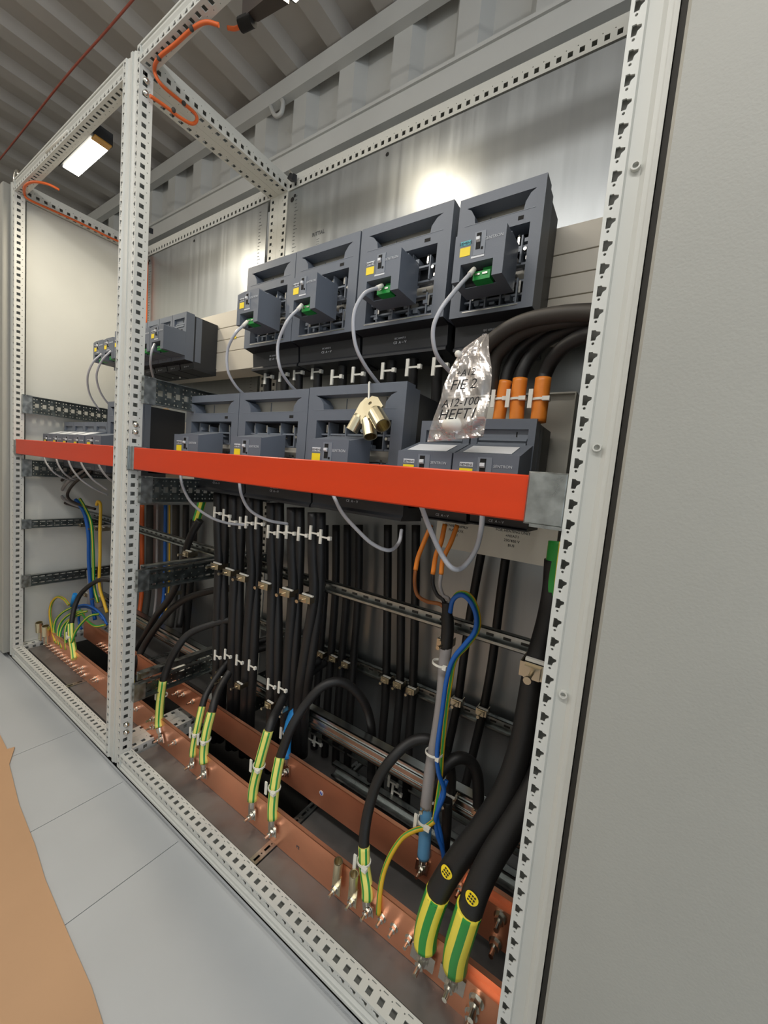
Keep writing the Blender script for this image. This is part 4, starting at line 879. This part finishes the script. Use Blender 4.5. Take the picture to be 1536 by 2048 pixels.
# supply tails under the small switches: orange ends, grey cable, blue and striped wires
def wire(label, pts, r, m, name='wire', group=None, striped=None):
    t = thing(name, label, 'wire', pts[0], group)
    k = MB()
    if striped: k.tube(smooth(pts, 7), r, 12, stripes=striped[1]); k.build('insulation', striped[0], t)
    else: k.tube(smooth(pts, 7), r, 10); k.build('insulation', m, t)
    return t
for i, (a, b, mm, nm) in enumerate([([(0.888,0.24,0.856),(0.882,0.225,0.818),(0.874,0.22,0.784),(0.871,0.22,0.756)], [(0.871,0.22,0.756),(0.872,0.22,0.728),(0.882,0.22,0.702),(0.907,0.22,0.694),(0.937,0.22,0.696),(0.952,0.22,0.685)], brownw, 'brown supply wire with an orange end, looping farthest left'), ([(0.92,0.24,0.863),(0.92,0.23,0.824),(0.916,0.22,0.798),(0.913,0.22,0.756)], [(0.913,0.22,0.756),(0.916,0.22,0.733),(0.928,0.22,0.714),(0.942,0.22,0.707),(0.952,0.22,0.69)], rubber, 'black supply wire with an orange end between its two neighbours'), ([(0.948,0.24,0.865),(0.942,0.23,0.828),(0.933,0.22,0.792),(0.932,0.22,0.76)], [(0.932,0.22,0.76),(0.932,0.22,0.736),(0.941,0.22,0.717),(0.954,0.22,0.712),(0.958,0.22,0.695)], ptfe, 'grey supply wire with an orange end, nearest the blue loop')]):
    t = wire(nm, b, 0.0042, mm, group='supply wires under the small switches')
    k = MB(); k.tube(smooth(a, 6), 0.0052, 10); k.build('orange_end', orange, t)
t = cable('grey round cable with a black shrink end on the upper rail', [(0.959,0.225,0.612),(0.96,0.22,0.57),(0.965,0.215,0.508),(0.965,0.21,0.433),(0.961,0.205,0.355),(0.962,0.2,0.302),(0.962,0.2,0.264)], 0.0125, ptfe, name='grey_cable')
k = MB(); k.tube(smooth([(0.952,0.22,0.704),(0.956,0.22,0.673),(0.959,0.222,0.646),(0.958,0.225,0.606)], 6), [0.011] * 6 + [0.0135] * 13, 12); k.build('black_sleeve', rubber, t)
wire('blue wire looping beside the grey cable down to the rear bar', [(0.969,0.2,0.692),(0.974,0.195,0.72),(0.992,0.19,0.736),(1.011,0.19,0.728),(1.026,0.19,0.703),(1.027,0.19,0.673),(1.011,0.19,0.642),(0.99,0.19,0.604),(0.981,0.19,0.557),(0.979,0.19,0.493),(0.979,0.185,0.409),(0.985,0.19,0.36),(0.998,0.2,0.316),(0.988,0.195,0.261),(0.994,0.195,0.227),(1.01,0.2,0.188),(1.015,0.21,0.131)], 0.0048, bluew)
wire('second blue wire crossing below the pale blue sleeve', [(0.995,0.215,0.332),(0.991,0.2,0.295),(0.989,0.198,0.259),(1.002,0.2,0.22),(1.012,0.205,0.168)], 0.0045, bluew)
wire('green and yellow wire following the blue wire down', [(0.967,0.205,0.711),(0.981,0.205,0.734),(1.005,0.205,0.734),(1.023,0.205,0.708),(1.028,0.205,0.673),(1.011,0.205,0.635),(0.989,0.205,0.597),(0.984,0.205,0.541),(0.982,0.205,0.476),(0.983,0.205,0.388),(0.985,0.205,0.345),(0.985,0.2,0.291),(0.985,0.195,0.25)], 0.0045, None, striped=([yelw, grn], [1, 1, 0, 0, 0, 0] * 2))
wire('yellow wire arching from the pale blue sleeve to the front bar', [(0.987,0.19,0.252),(0.973,0.18,0.237),(0.958,0.165,0.233),(0.939,0.15,0.217),(0.926,0.13,0.187),(0.921,0.115,0.155),(0.925,0.1,0.128),(0.929,0.095,0.088)], 0.0052, None, striped=([yelw, grn], [0, 0, 0, 0, 0, 1] * 2))
wire('black thin cable leaving the clamp toward the base', [(0.993,0.24,0.268),(0.997,0.24,0.212),(0.995,0.25,0.143),(0.976,0.3,0.011)], 0.011, rubber)

for p, q, nm in (((0.959,0.205,0.579), (0.954,0.2,0.499), 'white cable tie round the grey cable near its top clamp'), ((0.968,0.197,0.391), (0.971,0.19,0.335), 'white cable tie round the grey cable just above the bright rail')):
    t = thing('cable_tie', nm, 'cable tie', p); ax = (Vector(q) - Vector(p)).normalized(); c = Vector(p)
    k = MB(); k.ring(c - ax * 0.0022, c + ax * 0.0022, 0.0185, 0.0172, 20); k.build('strap', white, t)
    h = c + Vector((0.014, -0.013, 0)); k = MB(); k.box(h.x - 0.004, h.x + 0.004, h.y - 0.004, h.y + 0.003, h.z - 0.004, h.z + 0.004); k.build('tie_head', white, t)

# two loose tinned lugs bolted on the front bar
for i, (a, b, nm) in enumerate([((0.828,0.085,0.144), (0.823,0.092,0.073), 'left empty tinned cable lug bolted on the front bar'), ((0.869,0.085,0.143), (0.868,0.092,0.078), 'right empty tinned cable lug bolted on the front bar')]):
    t = thing('cable_lug', nm, 'cable lug', b, 'empty lugs on the front bar')
    A = Vector(a); B = Vector(b); M_ = A.lerp(B, 0.55)
    m = MB(); m.ring(A, M_, 0.0095, 0.0078, 18); m.build('barrel', brassy, t)
    m = MB(); m.box(M_.x - 0.011, M_.x + 0.011, M_.y - 0.001, M_.y + 0.003, B.z - 0.010, M_.z + 0.002); m.build('palm', brassy, t); bolt(bar1, B.x, B.y - 0.002, B.z, 1.0)
for i, (a, b, nm) in enumerate([((-0.965,0.085,0.146), (-0.976,0.092,0.069), 'far empty tinned lug standing on the end of the front bar'), ((-0.882,0.085,0.154), (-0.892,0.092,0.076), 'near empty tinned lug standing on the end of the front bar')]):
    t = thing('cable_lug', nm, 'cable lug', b, 'empty lugs on the front bar far end')
    A = Vector(a); B = Vector(b); M_ = A.lerp(B, 0.6)
    m = MB(); m.ring(A, M_, 0.014, 0.012, 18); m.build('barrel', brassy, t)
    m = MB(); m.box(M_.x - 0.014, M_.x + 0.014, M_.y - 0.001, M_.y + 0.003, B.z - 0.010, M_.z + 0.002); m.build('palm', brassy, t)

# bunch of lugs hanging on a tie from the lower switch
tp = Vector((0.774,0.135,1.094))
tt = thing('cable_tie', 'white cable tie holding the bunch of lugs over the lower switch', 'cable tie', (0.744,0.165,1.147))
m = MB(); m.tube(smooth([(0.737,0.18,1.152), (0.746,0.163,1.149), (0.753,0.155,1.131), (0.768,0.137,1.106), (0.777,0.13,1.099)], 6), 0.0022, 8); m.build('strap', white, tt)
for i, (c, e, r, nm) in enumerate([((0.752,0.14,1.085), (0.735,0.13,1.042), 0.0130, 'left lug of the bunch hanging from the white tie'), ((0.769,0.133,1.081), (0.794,0.118,1.029), 0.0140, 'middle lug of the bunch, pointing straight down'), ((0.786,0.125,1.091), (0.831,0.105,1.049), 0.0160, 'right and largest lug of the hanging bunch')]):
    C_ = Vector(c); E_ = Vector(e); d = (E_ - C_).normalized()
    t = thing('cable_lug', nm, 'cable lug', C_, 'lugs hanging in a bunch')
    s = C_.lerp(E_, 0.35)
    m = MB(); m.ring(s, E_, r, r * 0.86, 22); m.cyl(s - d * 0.006, s, r * 0.8, r, 20); m.build('barrel', brassy, t)
    U = d; Sx = Vector((1, 0, 0.2)); Sx = (Sx - U * Sx.dot(U)).normalized(); Nn = U.cross(Sx)
    hw = r * 1.25
    L_ = (s - tp).length
    m = MB(); out = [(-hw, 0.0), (-hw, L_ * 0.8), (-hw * 0.55, L_ + 0.008), (hw * 0.55, L_ + 0.008), (hw, L_ * 0.8), (hw, 0.0)]
    m.prism(out, Sx, -U, Nn, s, -0.0018, 0.0018, holes=[circ(0, L_ * 0.85, 0.0042, 12)])
    m.build('palm', brassy, t)

# plastic bag with handwriting
import math as _m
g = thing('plastic_bag', 'clear crumpled plastic bag with black handwriting hanging before the switches', 'bag', (1.023,0.07,1.168))
NU, NV = 32, 46
Lf = [(1.016,0.1,1.196), (0.988,0.085,1.169), (0.973,0.075,1.131), (0.964,0.07,1.086), (0.952,0.07,1.045), (0.945,0.075,1.017)]
Rt = [(1.024,0.1,1.195), (1.033,0.085,1.164), (1.045,0.075,1.126), (1.048,0.07,1.084), (1.046,0.07,1.049), (1.043,0.075,1.028)]
Ls = smooth(Lf, 8); Rs = smooth(Rt, 8)
def sample(S, t): 
    q = t * (len(S) - 1); i = min(int(q), len(S) - 2); return S[i].lerp(S[i + 1], q - i)
rb = random.Random(5)
ridges = [(rb.uniform(0, 1), rb.uniform(0, 1), rb.uniform(0, 3.14), rb.uniform(0.0012, 0.003), rb.uniform(8, 24), rb.uniform(0, 6)) for _ in range(20)]
def crump(u, v):
    h = 0
    for (cu_, cv, an, am, fr, ph) in ridges:
        s_ = (u * _m.cos(an) + v * 1.6 * _m.sin(an)) * fr + ph
        h += am * (abs(((s_ / 3.14159) % 2) - 1) - 0.5) * _m.exp(-((u - cu_) ** 2 + (v - cv) ** 2) * 5)
    return h
for layer, off in (('front_film', -0.006), ('back_film', 0.006)):
    vs = []
    for j in range(NV + 1):
        v = j / NV; a = sample(Ls, v); b = sample(Rs, v)
        for i in range(NU + 1):
            u = i / NU; p = a.lerp(b, u)
            bulge = off * _m.sin(_m.pi * u) ** 0.5 * (0.4 + 0.6 * v) if 0 < u < 1 else 0
            h = crump(u, v + (0.3 if off > 0 else 0)) * 1.6 if 0 < u < 1 and j < NV else 0
            vs.append((p.x, p.y + bulge + h, p.z + 0.3 * h))
    m = MB(); m.add(vs, [(j * (NU + 1) + i, j * (NU + 1) + i + 1, (j + 1) * (NU + 1) + i + 1, (j + 1) * (NU + 1) + i) for j in range(NV) for i in range(NU)])
    m.build(layer, film, g)
m = MB(); m.ball((0.99,0.073,1.046), 0.019, 12, sz=0.7); m.build('packed_paper', white, g)
for s, p, sz, ro in (('FIE 2', (1.017,0.034,1.093), 0.021, 0.03), ('A12-100', (1.015,0.034,1.068), 0.017, 0.06), ('HEFT1', (1.012,0.034,1.049), 0.022, 0.04), ('+A12', (1.018,0.036,1.113), 0.014, 0.05)):
    o = text(s, sz, p, (math.pi / 2, -ro, 0), ink, g, name='handwriting', shear=0.3)
m = MB(); m.ball((0.984,0.078,1.161), 0.006, 8); m.build('tie_head', white, g)

#@@TOP
# ---------------------------------------------------------------- lamps, orange cords, ceiling items
def lamp(corners, label, up=0.045, power=5, pm=None):
    c = sum((Vector(p) for p in corners), Vector()) / 4
    t = thing('work_lamp', label, 'lamp', c)
    V4 = [Vector(p) for p in corners]
    m = MB(); m.hexa([p for p in V4] + [p + Vector((0, 0, 0.004)) for p in V4]); m.build('light_panel', pm or hotlamp, t)
    big_ = [c + (p - c) * 1.22 for p in V4]
    m = MB(); m.hexa([p + Vector((0, 0, 0.006)) for p in big_] + [p + Vector((0, 0, up)) for p in big_]); m.build('housing', anthd, t)
    m = MB(); e = V4[1].lerp(V4[2], 0.5); d_ = (V4[1] - V4[0]).normalized()
    a = V4[1] + d_ * 0.004; b = V4[2] + d_ * 0.004
    m.hexa([a, b, b + d_ * 0.03, a + d_ * 0.03, a + Vector((0, 0, 0.004)), b + Vector((0, 0, 0.004)), b + d_ * 0.03 + Vector((0, 0, 0.004)), a + d_ * 0.03 + Vector((0, 0, 0.004))]); m.build('amber_end', amber, t)  # flat amber strip beyond one edge of the panel
    l = bpy.data.lights.new('lamp_light', 'AREA'); l.shape = 'RECTANGLE'; l.size = 0.12; l.size_y = 0.07; l.energy = power; l.color = (1, 0.88, 0.68)
    o = bpy.data.objects.new('lamp_light', l); COL.objects.link(o); o.parent = t; o.location = (0, 0, -0.004)
    return t
lamp([(-0.616,0.045,1.955), (-0.372,0.042,1.955), (-0.374,0.091,1.955), (-0.62,0.093,1.955)], 'lit rectangular work lamp glowing under the far bay top')
lamp([(0.443,0.111,2.02), (0.516,0.102,2.02), (0.55,0.142,2.02), (0.456,0.147,2.02)], 'dark work lamp body at the top edge of the near bay', power=1.8, pm=dimlamp)
t = thing('plug_housing', 'dark angular plug housing beside the top lamp, orange lead attached', 'plug', (0.394,0.097,1.99))
m = MB(); P4 = [(0.343,0.086,1.99), (0.447,0.089,1.99), (0.463,0.122,1.99), (0.37,0.111,1.99)]
m.hexa([Vector(p) for p in P4] + [Vector(p) + Vector((0, 0, 0.05)) for p in P4]); m.build('shell', brownd, t)
m = MB(); m.cyl((0.328,0.095,1.99), (0.364,0.101,1.99), 0.014, n=12); m.build('gland', blackm, t)
def cord(label, pts, r=0.0045, m=None, name='orange_cord', group=None, ties=()):
    t = thing(name, label, 'cord', pts[0], group)
    k = MB(); k.tube(smooth(pts, 8), r, 10); k.build('jacket', m or orangec, t)
    for p in ties:
        q = Vector(p); k = MB(); k.ball(q, 0.006, 8); k.build('tie', darkmat, t)
    return t
cord('orange cord tied along the near bay top rail', [(0.327,0.04,1.94), (0.301,0.025,1.945), (0.257,0.02,1.95), (0.183,0.018,1.95), (0.112,0.015,1.95), (0.068,0.026,1.951), (0.068,0.043,1.931), (0.064,0.094,1.934), (0.064,0.137,1.935), (0.064,0.146,1.922), (0.064,0.131,1.901), (0.064,0.095,1.892), (0.064,0.057,1.89), (0.064,0.019,1.885)], ties=[(0.256,0.017,1.947), (0.115,0.014,1.947), (0.07,0.104,1.931), (0.07,0.077,1.893)])
cord('short orange lead joining the dark plug at the top', [(0.298,0.08,1.985), (0.313,0.09,1.985), (0.334,0.094,1.985)])
cord('orange cord drooping under the far bay top rail', [(-0.754,0.076,1.94), (-0.759,0.042,1.94), (-0.81,0.013,1.945), (-0.872,0.006,1.945), (-0.955,0.025,1.953), (-0.96,0.043,1.942), (-0.965,0.126,1.948), (-0.965,0.224,1.952), (-0.965,0.336,1.952), (-0.96,0.42,1.958)])
cord('upright orange cord against the far zinc plate', [(-1.003,0.485,1.975), (-0.956,0.485,1.953), (-0.937,0.485,1.896), (-0.934,0.485,1.776), (-0.928,0.485,1.61)], r=0.006)
ca, cb = Vector((-0.263,0.122,2.4)), Vector((-1.702,0.114,2.4))
cord('thin red brown cord strung under the ceiling', [ca + (ca - cb) * 1.2, ca, Vector((-0.823,0.111,2.395)), cb, cb + (cb - ca) * (3.6 + cb.x) / (ca.x - cb.x)], r=0.0035, m=redc, name='red_cord')
# white label stick on the far bay top rail
m = MB(); a = Vector((-0.623,-0.001,1.973)); b = Vector((-0.426,-0.001,1.97)); m.tube([a, b], 0.004, 8)
tag(m.build('marker_strip', white), 'pale marker strip on the front of the far bay top rail', 'strip')
# lashing ring on the container wall
t = thing('lashing_ring', 'bent steel lashing ring on the corrugated back wall', 'ring', (-0.332,0.72,2.544))
m = MB(); m.tube(smooth([(-0.377,0.73,2.616),(-0.324,0.7,2.534),(-0.278,0.69,2.479),(-0.243,0.69,2.479),(-0.249,0.7,2.53),(-0.308,0.73,2.592)], 6), 0.009, 10); m.build('ring', wallp, t)
# adapter brackets where the frames meet at the back
for i, (p, nm) in enumerate([((0.086,0.495,1.973), 'dark plate clip at the top left corner of the near zinc plate'), ((-0.057,0.495,1.978), 'dark plate clip at the top right corner of the far zinc plate'), ((-0.924,0.495,2.05), 'dark plate clip at the top left corner of the far zinc plate')]):
    t = thing('plate_clip', nm, 'clip', p, 'clips holding the zinc plates')
    x, y, z = p; m = MB(); m.hexa([(x - 0.012, y - 0.02, z), (x + 0.012, y - 0.02, z - 0.01), (x + 0.016, y, z - 0.01), (x - 0.012, y, z), (x - 0.012, y - 0.012, z + 0.02), (x + 0.012, y - 0.012, z + 0.015), (x + 0.016, y, z + 0.015), (x - 0.012, y, z + 0.02)]); m.build('wedge', anthd, t)
    m = MB(); m.cyl((x, y - 0.02, z + 0.018), (x, y, z + 0.018), 0.005, n=8); m.build('screw', zinc, t)

#@@FARBAY
# ---------------------------------------------------------------- cables of the far bay
FB = [([(-0.874,0.2,0.87),(-0.984,0.18,0.815),(-1.088,0.18,0.759),(-1.094,0.18,0.717),(-1.024,0.19,0.693),(-0.924,0.22,0.68)], 0.006, brownd, 'outermost dark cable loop below the far switches'), ([(-0.808,0.2,0.867),(-0.925,0.18,0.808),(-1.019,0.18,0.753),(-1.011,0.18,0.718),(-0.951,0.19,0.699),(-0.857,0.22,0.682)], 0.006, ptfe, 'grey cable loop below the far switches'), ([(-0.745,0.2,0.867),(-0.867,0.18,0.801),(-0.946,0.18,0.749),(-0.933,0.18,0.72),(-0.865,0.19,0.704),(-0.76,0.22,0.693)], 0.006, brownd, 'innermost dark cable loop below the far switches')]
for PTS, r, mm, nm in FB: cable(nm, PTS, r, mm, group='dark cable loops in the far bay')
wire('thick blue wire hanging down the far bay', [(-0.913,0.2,0.717),(-0.878,0.2,0.703),(-0.838,0.21,0.656),(-0.824,0.22,0.565),(-0.839,0.23,0.42),(-0.826,0.24,0.254),(-0.788,0.24,0.167)], 0.008, bluew)
wire('green and yellow wire beside the thick blue wire', [(-0.868,0.2,0.727),(-0.811,0.2,0.694),(-0.744,0.2,0.635),(-0.717,0.2,0.517),(-0.699,0.2,0.363),(-0.655,0.2,0.294)], 0.006, None, striped=([yelw, grn], [1, 1, 0, 1] * 3))
wire('yellow wire hanging next to the shared post', [(-0.692,0.2,0.719),(-0.678,0.2,0.736),(-0.652,0.2,0.72),(-0.652,0.2,0.616),(-0.646,0.2,0.508),(-0.644,0.2,0.375),(-0.596,0.2,0.31),(-0.565,0.2,0.274)], 0.006, yelw)
wire('yellow and green wire arching highest over the far copper bar', [(-0.882,0.17,0.231),(-0.911,0.16,0.254),(-0.959,0.15,0.254),(-0.993,0.14,0.221),(-0.983,0.13,0.177),(-0.888,0.11,0.138),(-0.811,0.1,0.1)], 0.006, None, striped=([yelw, grn], [0, 0, 0, 1] * 3))
for i, PTS in enumerate([[(-0.883,0.18,0.216),(-0.895,0.15,0.196),(-0.907,0.13,0.162),(-0.864,0.11,0.134),(-0.799,0.1,0.094)], [(-0.759,0.18,0.233),(-0.808,0.15,0.213),(-0.847,0.13,0.168),(-0.816,0.11,0.136),(-0.77,0.1,0.097)], [(-0.742,0.18,0.224),(-0.79,0.15,0.2),(-0.823,0.13,0.158),(-0.792,0.11,0.127),(-0.735,0.1,0.094)], [(-0.706,0.18,0.247),(-0.725,0.15,0.236),(-0.756,0.13,0.199),(-0.731,0.11,0.169),(-0.691,0.1,0.1)], [(-0.59,0.18,0.265),(-0.597,0.15,0.263),(-0.614,0.13,0.235),(-0.634,0.115,0.196),(-0.634,0.1,0.151)], [(-0.531,0.18,0.234),(-0.573,0.16,0.223),(-0.692,0.17,0.217),(-0.786,0.18,0.23)]]):
    wire('green and yellow wire bunched over the far copper bar, %s of six' % ORD[i], PTS, 0.005, None, group='bunched earth wires in the far bay', striped=([yelw, grn], [1, 0, 1, 1] * 3))
for i, PTS in enumerate([[(-0.891,0.2,0.214),(-0.79,0.2,0.248),(-0.694,0.2,0.259),(-0.608,0.2,0.247),(-0.562,0.2,0.22)], [(-0.92,0.21,0.197),(-0.807,0.21,0.232),(-0.71,0.21,0.239),(-0.618,0.21,0.223)], [(-0.845,0.2,0.214),(-0.855,0.2,0.183),(-0.853,0.2,0.147),(-0.809,0.195,0.13)]]):
    wire('blue wire arching over the far rear copper bar, %s of three' % ORD[i], PTS, 0.005, bluew, group='blue wires in the far bay')
cable('black cable with a yellow sleeve bending down on the far front bar', [(-0.585,0.22,0.407),(-0.64,0.2,0.399),(-0.696,0.18,0.363),(-0.731,0.16,0.318),(-0.729,0.14,0.267),(-0.708,0.125,0.22),(-0.703,0.12,0.192)], 0.0095, sleeve=[(-0.703,0.12,0.205),(-0.665,0.11,0.16),(-0.612,0.1,0.126),(-0.582,0.094,0.099)], slm='gy', slr=0.0115, tagpt=(-0.671,0.11,0.165))
k = thing('blue_sleeve', 'short upright blue sleeve behind the black far cable', 'sleeve', (-0.897,0.19,0.246)); m = MB(); m.tube([(-0.875,0.19,0.281),(-0.892,0.19,0.248),(-0.908,0.19,0.215)], 0.009, 12); m.build('tube', bluem, k)
for i, PTS in enumerate([[(-0.882,0.25,0.384),(-0.868,0.25,0.314),(-0.865,0.25,0.254),(-0.874,0.25,0.202)], [(-0.787,0.25,0.357),(-0.774,0.25,0.3),(-0.77,0.25,0.23)]]):
    cable('grey cable stub behind the far wires, %s of two' % ORD[i], PTS, 0.014, ptfe, group='grey cable stubs in the far bay')
for i, p in enumerate([(-0.979,0.24,0.588),(-0.81,0.24,0.596),(-0.742,0.24,0.604),(-0.894,0.24,0.261),(-0.762,0.24,0.279)]):
    clamp(p, 'saddle clamp in the far bay, %s from the left' % ORD[i], 0.8, 'saddle clamps in the far bay')
# far bay background cables seen past the shared post
for i, (a, b, mm, r) in enumerate([((284, 1010), (283, 1210), orangec, 0.011), ((300, 1010), (296, 1200), darkmat, 0.016), ((315, 1008), (312, 1215), ptfe, 0.006), ((331, 1010), (328, 1205), bluew, 0.008), ((339, 1010), (338, 1195), yelw, 0.004), ((352, 1010), (348, 1215), darkmat, 0.016), ((372, 1010), (366, 1215), rubber, 0.014), ((388, 1040), (372, 1280), rubber, 0.016)]):
    P0 = BGC[i]
    cable('upright %s cable on the far plate behind the shared post' % ['orange', 'dark grey', 'thin grey', 'blue', 'thin yellow', 'second dark grey', 'black', 'thick black'][i], P0, r, mm, group='cables on the far zinc plate')
print('objects', len(bpy.data.objects))
